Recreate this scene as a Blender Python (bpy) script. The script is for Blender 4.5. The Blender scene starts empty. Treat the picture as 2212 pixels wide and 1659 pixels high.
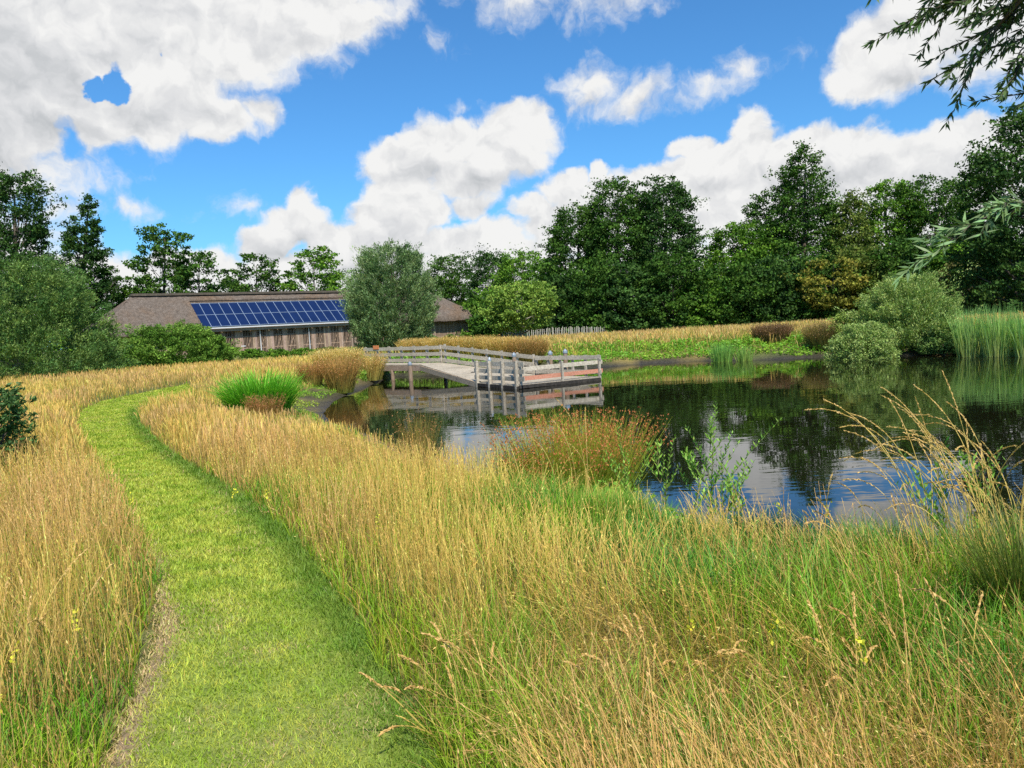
import bpy, bmesh, math, random
import numpy as np
from math import sin, cos, pi, radians
rng = np.random.default_rng(7)
random.seed(7)
scene = bpy.context.scene
COL = scene.collection

# ------------------------------------------------------------------ camera
F = 1671.0; PITCH = radians(4.42); ROLL = radians(3.26); CZ = 2.6
_f = np.array([0, cos(PITCH), -sin(PITCH)]); _r = np.array([1., 0, 0]); _u = np.array([0, sin(PITCH), cos(PITCH)])
CX = _r*cos(ROLL) - _u*sin(ROLL); CU = _u*cos(ROLL) + _r*sin(ROLL)
CAM = np.array([0, 0, CZ])
def ray(px, py):
    d = _f + CX*(px-1106)/F + CU*(829.5-py)/F
    return d/d[1]
def atz(px, py, z):
    d = ray(px, py); return CAM + d*(z-CZ)/d[2]
def atd(px, py, Y): return CAM + ray(px, py)*Y
from mathutils import Matrix, Vector
cd = bpy.data.cameras.new('camera'); cam = bpy.data.objects.new('camera', cd); COL.objects.link(cam)
m = Matrix(((CX[0], CU[0], -_f[0], 0), (CX[1], CU[1], -_f[1], 0), (CX[2], CU[2], -_f[2], CZ), (0, 0, 0, 1)))
cam.matrix_world = m
cd.sensor_width = 36; cd.lens = 36*F/2212; cd.clip_end = 5000; cd.clip_start = .05
scene.camera = cam

# ------------------------------------------------------------------ render look
scene.view_settings.view_transform = 'Standard'; scene.view_settings.look = 'None'
scene.view_settings.exposure = 0.52; scene.view_settings.gamma = 1.0
scene.render.engine = 'CYCLES'
scene.cycles.max_bounces = 6; scene.cycles.diffuse_bounces = 3; scene.cycles.transparent_max_bounces = 4
scene.cycles.transmission_bounces = 2; scene.cycles.glossy_bounces = 3
scene.cycles.use_denoising = False
scene.cycles.sample_clamp_indirect = 6

# ------------------------------------------------------------------ sun + sky
SUN_EL = radians(53); SUN_AZ = radians(163)     # azimuth clockwise from +Y
sd = bpy.data.lights.new('sun', 'SUN'); sd.energy = 4.7; sd.angle = radians(1.2); sd.color = (1.0, .95, .86)
so = bpy.data.objects.new('sun', sd); COL.objects.link(so)
sv = Vector((sin(SUN_AZ)*cos(SUN_EL), cos(SUN_AZ)*cos(SUN_EL), sin(SUN_EL)))
so.rotation_euler = sv.to_track_quat('Z', 'Y').to_euler()

class NT:
    """tiny helper to write node trees"""
    def __init__(s, tree): s.t = tree; s.n = tree.nodes; s.l = tree.links
    def new(s, typ, **kw):
        n = s.n.new(typ)
        for k, v in kw.items(): setattr(n, k, v)
        return n
    def put(s, sock, v):
        if isinstance(v, bpy.types.NodeSocket): s.l.new(v, sock)
        elif v is not None: sock.default_value = v
    def math(s, op, a, b=None, c=None, clamp=False):
        n = s.new('ShaderNodeMath', operation=op, use_clamp=clamp)
        s.put(n.inputs[0], a); s.put(n.inputs[1], b)
        if c is not None: s.put(n.inputs[2], c)
        return n.outputs[0]
    def vec(s, op, a, b=None, c=None, scale=None):
        n = s.new('ShaderNodeVectorMath', operation=op)
        s.put(n.inputs[0], a); s.put(n.inputs[1], b)
        if c is not None: s.put(n.inputs[2], c)
        if scale is not None: s.put(n.inputs['Scale'], scale)
        return n.outputs['Value'] if op in ('LENGTH', 'DOT_PRODUCT', 'DISTANCE') else n.outputs[0]
    def noise(s, vec, scale, detail=4, rough=.5, lac=2., dist=0., out=0, dim='3D'):
        n = s.new('ShaderNodeTexNoise'); n.noise_dimensions = dim; s.put(n.inputs['Vector'], vec)
        n.inputs['Scale'].default_value = scale; n.inputs['Detail'].default_value = detail
        n.inputs['Roughness'].default_value = rough; n.inputs['Lacunarity'].default_value = lac
        n.inputs['Distortion'].default_value = dist
        return n.outputs[out]
    def mix(s, fac, a, b, blend='MIX'):
        n = s.new('ShaderNodeMix', data_type='RGBA', blend_type=blend)
        s.put(n.inputs[0], fac); s.put(n.inputs[6], a); s.put(n.inputs[7], b)
        return n.outputs[2]
    def ramp(s, fac, stops):
        n = s.new('ShaderNodeValToRGB'); s.put(n.inputs[0], fac)
        el = n.color_ramp.elements
        while len(el) > 1: el.remove(el[-1])
        el[0].position = stops[0][0]; el[0].color = (*stops[0][1], 1)
        for p_, c_ in stops[1:]:
            e = el.new(p_); e.color = (*c_, 1)
        return n.outputs[0]
    def sstep(s, v, a, b):
        n = s.new('ShaderNodeMapRange', interpolation_type='SMOOTHSTEP')
        s.put(n.inputs[0], v); n.inputs[1].default_value = a; n.inputs[2].default_value = b
        return n.outputs[0]

world = bpy.data.worlds.new('World'); scene.world = world; world.use_nodes = True
W = NT(world.node_tree); W.n.clear()
sky = W.new('ShaderNodeTexSky', sky_type='NISHITA', sun_disc=False)
sky.sun_elevation = SUN_EL; sky.sun_rotation = SUN_AZ; sky.altitude = 0; sky.air_density = 1.0; sky.dust_density = .6; sky.ozone_density = 2.0
tc = W.new('ShaderNodeTexCoord')
sep = W.new('ShaderNodeSeparateXYZ'); W.put(sep.inputs[0], tc.outputs['Generated'])
az = W.math('ARCTAN2', sep.outputs[0], sep.outputs[1]); el = W.math('ARCSINE', sep.outputs[2])
cmb = W.new('ShaderNodeCombineXYZ'); W.put(cmb.inputs[0], az); W.put(cmb.inputs[1], el)
P0 = cmb.outputs[0]
def dirs(px, py):
    d = ray(px, py); d = d/np.linalg.norm(d)
    return math.atan2(d[0], d[1]), math.asin(d[2])
# every cloud billow: direction in the sky and angular size (written from picture positions, once)
CL = [ # cx cy rx ry weight
 (140,60,330,140,1),(40,230,200,95,1),(330,150,180,110,1),(430,90,230,95,1),(610,60,170,85,.9),(720,45,130,70,.8),(300,235,180,75,1),
 (455,255,105,48,.8),(565,245,45,38,.6),(100,285,190,50,.85),(250,280,110,38,.6),(815,25,75,55,.45),(-250,60,420,300,1),(300,-130,650,150,1),(-150,330,250,60,.6),
 (1110,0,95,42,.30),(1300,5,135,48,.30),(955,103,44,24,.2),(1010,218,52,13,.2),(1700,127,40,14,.1),
 (1265,195,90,58,.40),(1380,212,125,38,.34),(1530,172,95,30,.30),(1590,140,45,30,.32),(1225,240,80,26,.26),
 (870,350,95,62,1),(930,320,80,60,1),(1010,300,95,58,1),(1110,285,90,55,1),(1090,340,90,50,.9),(1000,390,100,45,.9),(1010,440,70,30,.7),
 (870,420,85,50,1),(850,480,90,60,1),(900,460,80,45,.8),(655,440,42,45,.9),(640,490,80,45,1),(570,525,60,32,1),(700,520,60,40,1),
 (800,545,160,60,1),(990,535,95,45,1),(1060,510,80,45,.9),(420,575,140,38,.9),(700,590,350,50,1),(1100,560,200,60,1),(500,650,800,60,1),(1600,600,900,90,1),
 (1180,480,90,55,.9),(1240,380,42,34,.9),(1300,370,26,36,.8),(1210,410,75,45,.9),(1290,430,90,50,1),(1140,450,60,30,.8),(1400,400,70,45,1),(1490,380,80,40,1),
 (1505,318,50,32,1),(1560,350,70,45,1),(1620,260,40,36,.7),(1630,330,70,50,1),(1610,295,40,35,.8),(1700,350,90,55,1),(1800,310,100,45,1),(1865,300,60,40,1),
 (1750,300,70,25,.8),(1900,370,160,70,1),(2050,330,120,45,1),(2140,295,70,30,1),(2250,280,100,40,1),(1600,450,240,100,1),(1400,500,200,90,1),(2000,450,300,110,1),
 (1910,120,105,75,1),(1990,60,80,75,1),(2060,20,120,80,.9),(1880,155,85,40,.9),(2120,150,120,55,.36),(2230,90,120,90,.5),
 (60,400,70,26,.2),(130,450,100,30,.26),(265,457,105,22,.23),(525,453,85,20,.17),(15,375,50,16,.18),(-200,520,260,80,.9),(150,590,200,50,.7),
 # beyond the frame
 (2700,200,300,160,1),(3100,420,400,100,1),(2900,-200,260,120,.6),(-900,300,300,160,1),(-1300,500,400,110,1),(1300,-500,400,140,.8),(400,-900,500,160,.7),(1900,-800,400,120,.6)]
HO = [(226,176,46,36,.9),(244,148,28,36,.8),(268,184,34,24,.8),(196,190,18,34,.8),(150,300,44,54,.6),(92,222,60,34,.3),(338,134,22,16,.6)]
wn = W.noise(P0, 9.0, 3, .55, out=1, dim='2D')
warp = W.vec('SUBTRACT', wn, (.5, .5, .5)); warp = W.vec('MULTIPLY', warp, (.06, .05, 0))
wn2 = W.noise(P0, 45.0, 4, .6, out=1, dim='2D')
warp2 = W.vec('SUBTRACT', wn2, (.5, .5, .5)); warp2 = W.vec('MULTIPLY', warp2, (.019, .016, 0))
Pw = W.vec('ADD', W.vec('ADD', P0, warp), warp2)
def field(P, items, k=.12):
    acc = None
    for (x, y, rx, ry, w) in items:
        a, e = dirs(x, y)
        kx, ky = F/(rx*1.12), F/(ry*1.18)
        q = W.vec('MULTIPLY_ADD', P, (kx, ky, 0), (-a*kx, -e*ky, 0))
        L = W.vec('LENGTH', q)
        v = W.math('MULTIPLY_ADD', L, -w, w)
        acc = v if acc is None else W.math('SMOOTH_MAX', acc, v, k)
    return acc
def holes(P, acc):
    for (x, y, rx, ry, w) in HO:
        a, e = dirs(x, y); kx, ky = F/rx, F/ry
        L = W.vec('LENGTH', W.vec('MULTIPLY_ADD', P, (kx, ky, 0), (-a*kx, -e*ky, 0)))
        h = W.math('MAXIMUM', W.math('MULTIPLY_ADD', L, -w, w), 0.0)
        acc = W.math('SUBTRACT', acc, W.math('MULTIPLY', h, 1.15))
    return acc
M1 = holes(Pw, field(Pw, CL))
# grey undersides: where they lie inside each cloud (its own list: the shaded bellies)
BE = [(40,170,230,130,.62),(330,40,170,70,.3),(130,290,120,36,.75),(440,235,110,34,.45),(620,90,90,40,.3),(330,270,90,35,.6),(-250,150,350,200,1),
      (900,375,85,28,.8),(1060,395,85,28,.8),(1000,450,70,22,.6),(860,520,90,35,.5),(640,525,110,26,.5),(590,545,80,20,.5),(1210,475,90,30,.5),(1330,470,90,30,.5),
      (1600,400,75,28,.6),(1830,370,110,35,.6),(2010,400,120,40,.6),(1690,430,90,30,.5),(1940,165,100,32,.5),(2070,120,70,40,.5),(1380,240,110,20,.4),(1260,230,60,18,.4),(780,575,150,30,.4)]
M2 = field(W.vec('ADD', P0, W.vec('SCALE', warp, scale=1.0)), BE, .25)
bill = W.noise(Pw, 26.0, 5, .58, dim='2D')
bill2 = W.noise(W.vec('ADD', Pw, (.008, .016, 0)), 26.0, 3, .5, dim='2D')
dens = W.math('ADD', M1, W.math('MULTIPLY', W.math('SUBTRACT', bill, .5), .55))
alpha = W.sstep(dens, .0, .36)
relief = W.math('MULTIPLY', W.math('SUBTRACT', bill, bill2), .55)
deep = W.sstep(M2, -.15, .75)
thin = W.sstep(dens, .75, .1)
lum = W.math('ADD', W.math('MULTIPLY_ADD', deep, -.29, .98), relief)
lum = W.math('MINIMUM', W.math('MAXIMUM', lum, .40), 1.04)
cloudc = W.ramp(lum, [(.40, (.40, .43, .46)), (.62, (.56, .58, .60)), (.8, (.72, .73, .745)), (1.0, (.90, .90, .89))])
tint = W.vec('MULTIPLY', sky.outputs[0], (.48, 1.0, 1.40))
bg1 = W.new('ShaderNodeBackground'); W.put(bg1.inputs[0], tint); bg1.inputs[1].default_value = .085
bg2 = W.new('ShaderNodeBackground'); W.put(bg2.inputs[0], cloudc); bg2.inputs[1].default_value = .70
mx = W.new('ShaderNodeMixShader'); W.put(mx.inputs[0], alpha); W.l.new(bg1.outputs[0], mx.inputs[1]); W.l.new(bg2.outputs[0], mx.inputs[2])
wo = W.new('ShaderNodeOutputWorld'); W.l.new(mx.outputs[0], wo.inputs[0])
world.cycles.sampling_method = 'NONE'

# ------------------------------------------------------------------ mesh helpers
def tag(o, label=None, cat=None, group=None, kind=None):
    if label: o['label'] = label
    if cat: o['category'] = cat
    if group: o['group'] = group
    if kind: o['kind'] = kind
    return o
def empty(name, loc, label, cat, group=None):
    o = bpy.data.objects.new(name, None); COL.objects.link(o); o.location = [float(v) for v in loc]; o.empty_display_size = .3
    return tag(o, label, cat, group)
class MB:
    """collects vertices, quads and vertex colours, links them as ONE mesh object"""
    def __init__(s): s.v = []; s.q = []; s.c = []; s.n = 0
    def add(s, V, Q, c=None):
        V = np.asarray(V, float).reshape(-1, 3); Q = np.asarray(Q, np.int64).reshape(-1, 4)
        s.v.append(V); s.q.append(Q + s.n)
        if c is None: c = (1, 1, 1)
        c = np.asarray(c, float)
        if c.ndim == 1: c = np.tile(c, (len(V), 1))
        s.c.append(c); s.n += len(V); return s
    def box(s, c, sx, sy, sz, ax=None, ay=None, az_=None, col=None):
        ax = np.array([1., 0, 0]) if ax is None else ax; ay = np.array([0., 1, 0]) if ay is None else ay
        az_ = np.array([0, 0, 1.]) if az_ is None else az_
        c = np.asarray(c, float); V = []
        for dz in (-1, 1):
            for dx, dy in ((-1, -1), (1, -1), (1, 1), (-1, 1)): V.append(c + ax*dx*sx/2 + ay*dy*sy/2 + az_*dz*sz/2)
        return s.add(V, [(3, 2, 1, 0), (4, 5, 6, 7), (0, 1, 5, 4), (1, 2, 6, 5), (2, 3, 7, 6), (3, 0, 4, 7)], col)
    def beam(s, a, b, w, h, col=None, up=(0, 0, 1)):
        a = np.asarray(a, float); b = np.asarray(b, float); d = b-a; L = np.linalg.norm(d); d /= L
        sd_ = np.cross(d, up); sd_ /= np.linalg.norm(sd_); uu = np.cross(sd_, d)
        return s.box((a+b)/2, L, w, h, d, sd_, uu, col)
    def tube(s, P, R, k=6, col=None, cap=True):
        P = np.asarray(P, float); R = np.broadcast_to(np.asarray(R, float), (len(P),))
        T = np.gradient(P, axis=0); T /= np.linalg.norm(T, axis=1)[:, None]+1e-9
        ref = np.array([0.31, .17, .93]) if abs(T[0][2]) < .9 else np.array([1., .2, 0])
        A = np.cross(T, ref); A /= np.linalg.norm(A, axis=1)[:, None]+1e-9; B = np.cross(T, A)
        th = np.linspace(0, 2*pi, k, endpoint=False)
        V = P[:, None, :] + R[:, None, None]*(A[:, None, :]*np.cos(th)[None, :, None] + B[:, None, :]*np.sin(th)[None, :, None])
        n = len(P); i = np.arange(n-1)[:, None]*k; j = np.arange(k)[None, :]; j2 = (j+1) % k
        Q = np.stack([i+j, i+j2, i+k+j2, i+k+j], -1).reshape(-1, 4)
        V = V.reshape(-1, 3)
        if cap:
            V = np.vstack([V, P[-1] + T[-1]*R[-1]*.3]); t = (n-1)*k; L = n*k
            Q = np.vstack([Q, [(t+q, t+(q+1) % k, L, L) for q in range(k)]]) if False else Q
            if k % 2 == 0: Q = np.vstack([Q, [(t+q, t+q+1, t+(q+2) % k, L) for q in range(0, k, 2)]])
        return s.add(V, Q, col)
    def grid(s, G, col=None):
        G = np.asarray(G, float); a, b = G.shape[:2]
        i = np.arange(a-1)[:, None]*b; j = np.arange(b-1)[None, :]
        Q = np.stack([i+j, i+j+1, i+b+j+1, i+b+j], -1).reshape(-1, 4)
        return s.add(G.reshape(-1, 3), Q, None if col is None else np.asarray(col).reshape(-1, 3) if np.ndim(col) > 1 else col)
    def build(s, name, mat, parent=None, loc=None, smooth=False):
        V = np.vstack(s.v); Q = np.vstack(s.q); C = np.vstack(s.c)
        if loc is not None: V = V - np.asarray(loc, float)
        me = bpy.data.meshes.new(name)
        me.vertices.add(len(V)); me.vertices.foreach_set('co', V.astype(np.float32).ravel())
        me.loops.add(len(Q)*4); me.loops.foreach_set('vertex_index', Q.astype(np.int32).ravel())
        me.polygons.add(len(Q)); me.polygons.foreach_set('loop_start', np.arange(len(Q), dtype=np.int32)*4)
        at_ = me.color_attributes.new('Col', 'FLOAT_COLOR', 'POINT')
        C4 = np.ones((len(V), 4), np.float32); C4[:, :3] = C; at_.data.foreach_set('color', C4.ravel())
        me.polygons.foreach_set('use_smooth', np.full(len(Q), bool(smooth or len(Q) > 3000)))
        me.update(calc_edges=True); me.validate(); me.materials.append(mat)
        o = bpy.data.objects.new(name, me); COL.objects.link(o)
        if loc is not None and parent is None: o.location = [float(v) for v in loc]
        if parent is not None:
            o.parent = parent
            if loc is None: o.matrix_parent_inverse = Matrix.Translation(-Vector(parent.location))
        return o
def N_(v): v = np.asarray(v, float); return v/np.linalg.norm(v)

# 2-D value noise in numpy
def vnoise(x, y, seed=0):
    xi = np.floor(x).astype(np.int64); yi = np.floor(y).astype(np.int64); xf = x-xi; yf = y-yi
    def h(a, b):
        n = (a*374761393 + b*668265263 + seed*982451653) & 0xffffffff
        n = ((n ^ (n >> 13))*1274126177) & 0xffffffff
        return ((n ^ (n >> 16)) & 0xffff)/65535.
    u = xf*xf*(3-2*xf); v = yf*yf*(3-2*yf)
    return (h(xi, yi)*(1-u)+h(xi+1, yi)*u)*(1-v) + (h(xi, yi+1)*(1-u)+h(xi+1, yi+1)*u)*v
def fbm(x, y, sc, seed=0, o=3):
    s_ = 0; a = 1; t = 0
    for k in range(o): s_ = s_ + a*vnoise(x*sc*2**k+31*k, y*sc*2**k-17*k, seed+k); t += a; a *= .5
    return s_/t
def sst(v, a, b):
    t = np.clip((v-a)/(b-a), 0, 1); return t*t*(3-2*t)

# ------------------------------------------------------------------ layout of the place (world metres)
def wpts(L, z): return np.array([atz(px, py, z)[:2]*s_ for (px, py, s_) in L])
POND = wpts([ # clockwise: near bank from left to right, then the far bank back to the left
 (700,893,1.0),(716,908,.97),(800,925,.93),(880,955,.88),(960,985,.83),(1080,1000,.80),(1250,1035,.80),(1400,1055,.80),(1600,1105,.79),(1780,1122,.77),(2100,1125,.77),(2260,1115,.77)], 0)
POND = np.vstack([POND, [[14.5, 5.2], [22, 7], [30, 12], [36, 20], [37, 28], [33, 33.5]], wpts([
 (2240,757,1),(2060,765,1),(1900,771,1),(1780,771,1),(1690,776,1),(1600,779,1),(1500,780,1),(1400,785,1),(1330,791,1),(1240,797,1),(1130,803,1),(1010,808,1),(920,812,1),(850,813,1),
 (810,826,1),(790,838,1),(760,848,1),(722,866,1)], 0)])
PATH_L = wpts([(60,2700,1),(150,2100,1),(190,1800,1),(212,1659,1),(262,1540,1),(312,1430,1),(345,1330,1),(346,1240,1),(325,1160,1),(285,1080,1),(235,1010,1),(190,950,1),(165,905,1),(176,878,1),(215,860,1),(262,850,1),(300,844,1),(350,836,1),(410,826,1)], .95)
PATH_R = wpts([(1200,2700,1),(1070,2100,1),(1010,1800,1),(962,1659,1),(900,1530,1),(820,1400,1),(735,1270,1),(655,1150,1),(560,1060,1),(470,1000,1),(395,960,1),(335,925,1),(300,897,1),(292,878,1),(300,868,1),(322,860,1),(350,854,1),(385,847,1),(430,836,1)], .95)
PATH = np.vstack([PATH_L, PATH_R[::-1]])
def poly_sd(x, y, P, closed=True):
    x = np.asarray(x, float); y = np.asarray(y, float); d = np.full(x.shape, 1e18); ins = np.zeros(x.shape, bool)
    n = len(P)
    for i in range(n if closed else n-1):
        ax, ay = P[i]; bx, by = P[(i+1) % n]; ex, ey = bx-ax, by-ay
        t = np.clip(((x-ax)*ex+(y-ay)*ey)/(ex*ex+ey*ey+1e-12), 0, 1)
        dd = (x-ax-t*ex)**2+(y-ay-t*ey)**2; d = np.minimum(d, dd)
        if closed and ey != 0:
            c = ((ay > y) != (by > y)) & (x < ex*(y-ay)/ey+ax); ins ^= c
    d = np.sqrt(d)
    return np.where(ins, -d, d) if closed else d
def gz(x, y, dp=None):
    x = np.asarray(x, float); y = np.asarray(y, float)
    if dp is None: dp = poly_sd(x, y, POND)
    near = sst(y, 30, 12)*sst(x, -3, 3)           # steeper grassy bank close to the camera
    wd = 1.9 - .7*near + 2.2*sst(x, 2, -8)*sst(y, 34, 26)
    wd = np.where((y > 30) & (x > 3), 2.3, np.where(y > 38, 1.2, wd))
    z = .95*(1-np.exp(-np.maximum(dp, 0)/wd)) - .55*(1-np.exp(-np.maximum(-dp, 0)/1.5))
    z = z + (fbm(x, y, .35, 5, 2)-.5)*.10*np.clip(dp, 0, 1)*sst(np.hypot(x, y), 3, 12)
    return z
def gz1(x, y): return float(gz(np.array([x]), np.array([y]))[0])

# ------------------------------------------------------------------ materials
def mat_new(name):
    m_ = bpy.data.materials.new(name); m_.use_nodes = True; t = NT(m_.node_tree); t.n.clear()
    out = t.new('ShaderNodeOutputMaterial'); b = t.new('ShaderNodeBsdfPrincipled'); t.l.new(b.outputs[0], out.inputs[0])
    return m_, t, b, out
def attr_mat(name, rough=.55, transl=.25, spec=.3, var=.0, vscale=3., dim=(1, 1, 1)):
    m_, t, b, out = mat_new(name)
    a = t.new('ShaderNodeVertexColor'); a.layer_name = 'Col'; c = a.outputs[0]
    if dim != (1, 1, 1): c = t.mix(1.0, c, (*dim, 1), 'MULTIPLY')
    if var:
        tc_ = t.new('ShaderNodeTexCoord'); nz = t.noise(tc_.outputs['Object'], vscale, 3)
        k = t.math('MULTIPLY_ADD', nz, var*2, 1-var)
        c = t.vec('SCALE', c, scale=k)
    t.put(b.inputs['Base Color'], c); b.inputs['Roughness'].default_value = rough; b.inputs['Specular IOR Level'].default_value = spec
    if transl:
        tr = t.new('ShaderNodeBsdfTranslucent'); t.put(tr.inputs[0], t.mix(1.0, c, (1.05, 1.2, .55, 1), 'MULTIPLY'))
        ms = t.new('ShaderNodeMixShader'); ms.inputs[0].default_value = transl
        t.l.new(b.outputs[0], ms.inputs[1]); t.l.new(tr.outputs[0], ms.inputs[2]); t.l.new(ms.outputs[0], out.inputs[0])
    return m_
M_grass = attr_mat('grass_blades', .5, .35, .25)
M_leaf = attr_mat('tree_leaves', .75, .22, .12)
M_leafg = attr_mat('willow_leaves', .6, .25, .2)
def wood_mat(name, c1, c2, scale=3., stretch=(1, 1, 12), rough=.8, attr=False):
    m_, t, b, out = mat_new(name); tc_ = t.new('ShaderNodeTexCoord'); mp = t.new('ShaderNodeMapping')
    t.l.new(tc_.outputs['Object'], mp.inputs[0]); mp.inputs['Scale'].default_value = stretch
    n1 = t.noise(mp.outputs[0], scale, 6, .65); n2 = t.noise(tc_.outputs['Object'], 1.3, 3)
    c = t.mix(t.sstep(n1, .3, .7), (*c1, 1), (*c2, 1)); c = t.mix(t.math('MULTIPLY', t.sstep(n2, .35, .75), .35), c, (c1[0]*.6, c1[1]*.62, c1[2]*.6, 1))
    if attr:
        a = t.new('ShaderNodeVertexColor'); a.layer_name = 'Col'; c = t.mix(1.0, c, a.outputs[0], 'MULTIPLY')
    t.put(b.inputs['Base Color'], c); b.inputs['Roughness'].default_value = rough; b.inputs['Specular IOR Level'].default_value = .25
    bp = t.new('ShaderNodeBump'); bp.inputs['Strength'].default_value = .5; bp.inputs['Distance'].default_value = .01
    t.put(bp.inputs['Height'], n1); t.l.new(bp.outputs[0], b.inputs['Normal'])
    return m_
M_grey = wood_mat('weathered_grey_wood', (.28, .24, .18), (.53, .465, .37), 5, (3, 3, 3), attr=True)
M_red = wood_mat('reddish_new_wood', (.42, .17, .10), (.56, .26, .17), 5, (3, 3, 3))
M_dark = wood_mat('dark_wet_wood', (.02, .017, .014), (.06, .05, .04), 4, (2, 2, 2))
M_pile = wood_mat('brown_pile_wood', (.19, .13, .085), (.34, .25, .18), 5, (6, 6, 1))
M_plank = wood_mat('barn_planks', (.24, .165, .115), (.50, .38, .285), 6, (5, 5, .6), attr=True)
M_beam = wood_mat('barn_beam', (.24, .17, .12), (.38, .29, .22), 4, (3, 3, 3))
M_bark = wood_mat('bark', (.06, .048, .035), (.14, .115, .085), 4, (4, 4, 1))
M_barkl = wood_mat('pale_bark', (.20, .18, .14), (.36, .33, .27), 4, (4, 4, 1))
M_fence = wood_mat('pale_picket_wood', (.40, .35, .28), (.60, .55, .46), 4, (4, 4, 1))
def simple(name, col, rough=.5, metal=0., spec=.5):
    m_, t, b, out = mat_new(name); tc_ = t.new('ShaderNodeTexCoord'); nz = t.noise(tc_.outputs['Object'], 6, 3)
    k = t.math('MULTIPLY_ADD', nz, .3, .85)
    t.put(b.inputs['Base Color'], t.vec('SCALE', (*col,), scale=k)); b.inputs['Roughness'].default_value = rough
    b.inputs['Metallic'].default_value = metal; b.inputs['Specular IOR Level'].default_value = spec
    return m_
M_pipe = simple('pale_downpipe_zinc', (.55, .56, .57), .45)
M_alu = simple('brushed_aluminium_frame', (.20, .26, .36), .5)
M_void = simple('shade_black', (.012, .010, .009), .9)  # near-black, shade of barn inside and roof recess put into the colour
M_orange = simple('orange_painted_board', (.62, .20, .07), .6)
M_metal = simple('dull_zinc_cap', (.45, .48, .50), .35, .7)
M_yellow = simple('yellow_petals', (.75, .62, .04), .6)
# solar glass
M_solar, t, b, out = mat_new('solar_glass')
tc_ = t.new('ShaderNodeTexCoord'); nz = t.noise(tc_.outputs['Object'], .8, 3)
t.put(b.inputs['Base Color'], t.mix(nz, (.005, .014, .05, 1), (.009, .022, .08, 1)))
b.inputs['Roughness'].default_value = .35; b.inputs['Specular IOR Level'].default_value = .10
# thatch
M_thatch, t, b, out = mat_new('reed_thatch')
tc_ = t.new('ShaderNodeTexCoord')
n1 = t.noise(tc_.outputs['Object'], 3.2, 7, .75); n2 = t.noise(tc_.outputs['Object'], .35, 4, .6)
mp = t.new('ShaderNodeMapping'); t.l.new(tc_.outputs['Object'], mp.inputs[0]); mp.inputs['Scale'].default_value = (7, 7, 2.2)
n3 = t.noise(mp.outputs[0], 2.0, 5, .7)
c = t.ramp(t.math('MULTIPLY_ADD', n3, .6, t.math('MULTIPLY', n1, .4)), [(.33, (.045, .034, .026)), (.48, (.125, .10, .08)), (.62, (.235, .19, .155)), (.75, (.34, .28, .23))])
c = t.mix(t.sstep(n2, .42, .72), c, t.mix(1.0, c, (1.05, .88, .72, 1), 'MULTIPLY'))
t.put(b.inputs['Base Color'], c); b.inputs['Roughness'].default_value = .95; b.inputs['Specular IOR Level'].default_value = .1
bp = t.new('ShaderNodeBump'); bp.inputs['Strength'].default_value = .9; bp.inputs['Distance'].default_value = .12
t.put(bp.inputs['Height'], n3); t.l.new(bp.outputs[0], b.inputs['Normal'])
# ground: soil / moss / dry litter, mud at the water line (mud weight in Col.r, litter in Col.g)
M_ground, t, b, out = mat_new('meadow_ground')
tc_ = t.new('ShaderNodeTexCoord'); a = t.new('ShaderNodeVertexColor'); a.layer_name = 'Col'
sp = t.new('ShaderNodeSeparateColor'); t.l.new(a.outputs[0], sp.inputs[0])
n1 = t.noise(tc_.outputs['Object'], 9, 7, .7); n2 = t.noise(tc_.outputs['Object'], .8, 4)
gr = t.ramp(n1, [(.3, (.03, .04, .012)), (.5, (.08, .10, .025)), (.7, (.16, .17, .05))])
ta = t.ramp(n1, [(.3, (.10, .075, .02)), (.5, (.20, .15, .045)), (.7, (.30, .23, .08))])
mu = t.ramp(n1, [(.3, (.014, .011, .008)), (.55, (.040, .033, .025)), (.75, (.09, .075, .058))])
c = t.mix(sp.outputs[1], gr, ta); c = t.mix(sp.outputs[0], c, mu)
t.put(b.inputs['Base Color'], c)
t.put(b.inputs['Roughness'], t.math('MULTIPLY_ADD', sp.outputs[0], -.45, .95)); b.inputs['Specular IOR Level'].default_value = .3
bp = t.new('ShaderNodeBump'); bp.inputs['Strength'].default_value = .8; bp.inputs['Distance'].default_value = .05
t.put(bp.inputs['Height'], n1); t.l.new(bp.outputs[0], b.inputs['Normal'])
M_path, t, b, out = mat_new('mown_turf_soil')
tc_ = t.new('ShaderNodeTexCoord'); a = t.new('ShaderNodeVertexColor'); a.layer_name = 'Col'
sp = t.new('ShaderNodeSeparateColor'); t.l.new(a.outputs[0], sp.inputs[0])
n1 = t.noise(tc_.outputs['Object'], 22, 7, .75); n2 = t.noise(tc_.outputs['Object'], 1.5, 4)
gr = t.ramp(n1, [(.3, (.08, .11, .015)), (.5, (.18, .235, .03)), (.7, (.30, .36, .06))])
ta = t.ramp(n1, [(.3, (.10, .065, .035)), (.5, (.23, .16, .09)), (.7, (.36, .27, .16))])
t.put(b.inputs['Base Color'], t.mix(sp.outputs[1], gr, ta)); b.inputs['Roughness'].default_value = .95
bp = t.new('ShaderNodeBump'); bp.inputs['Strength'].default_value = .8; bp.inputs['Distance'].default_value = .02
t.put(bp.inputs['Height'], n1); t.l.new(bp.outputs[0], b.inputs['Normal'])
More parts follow.
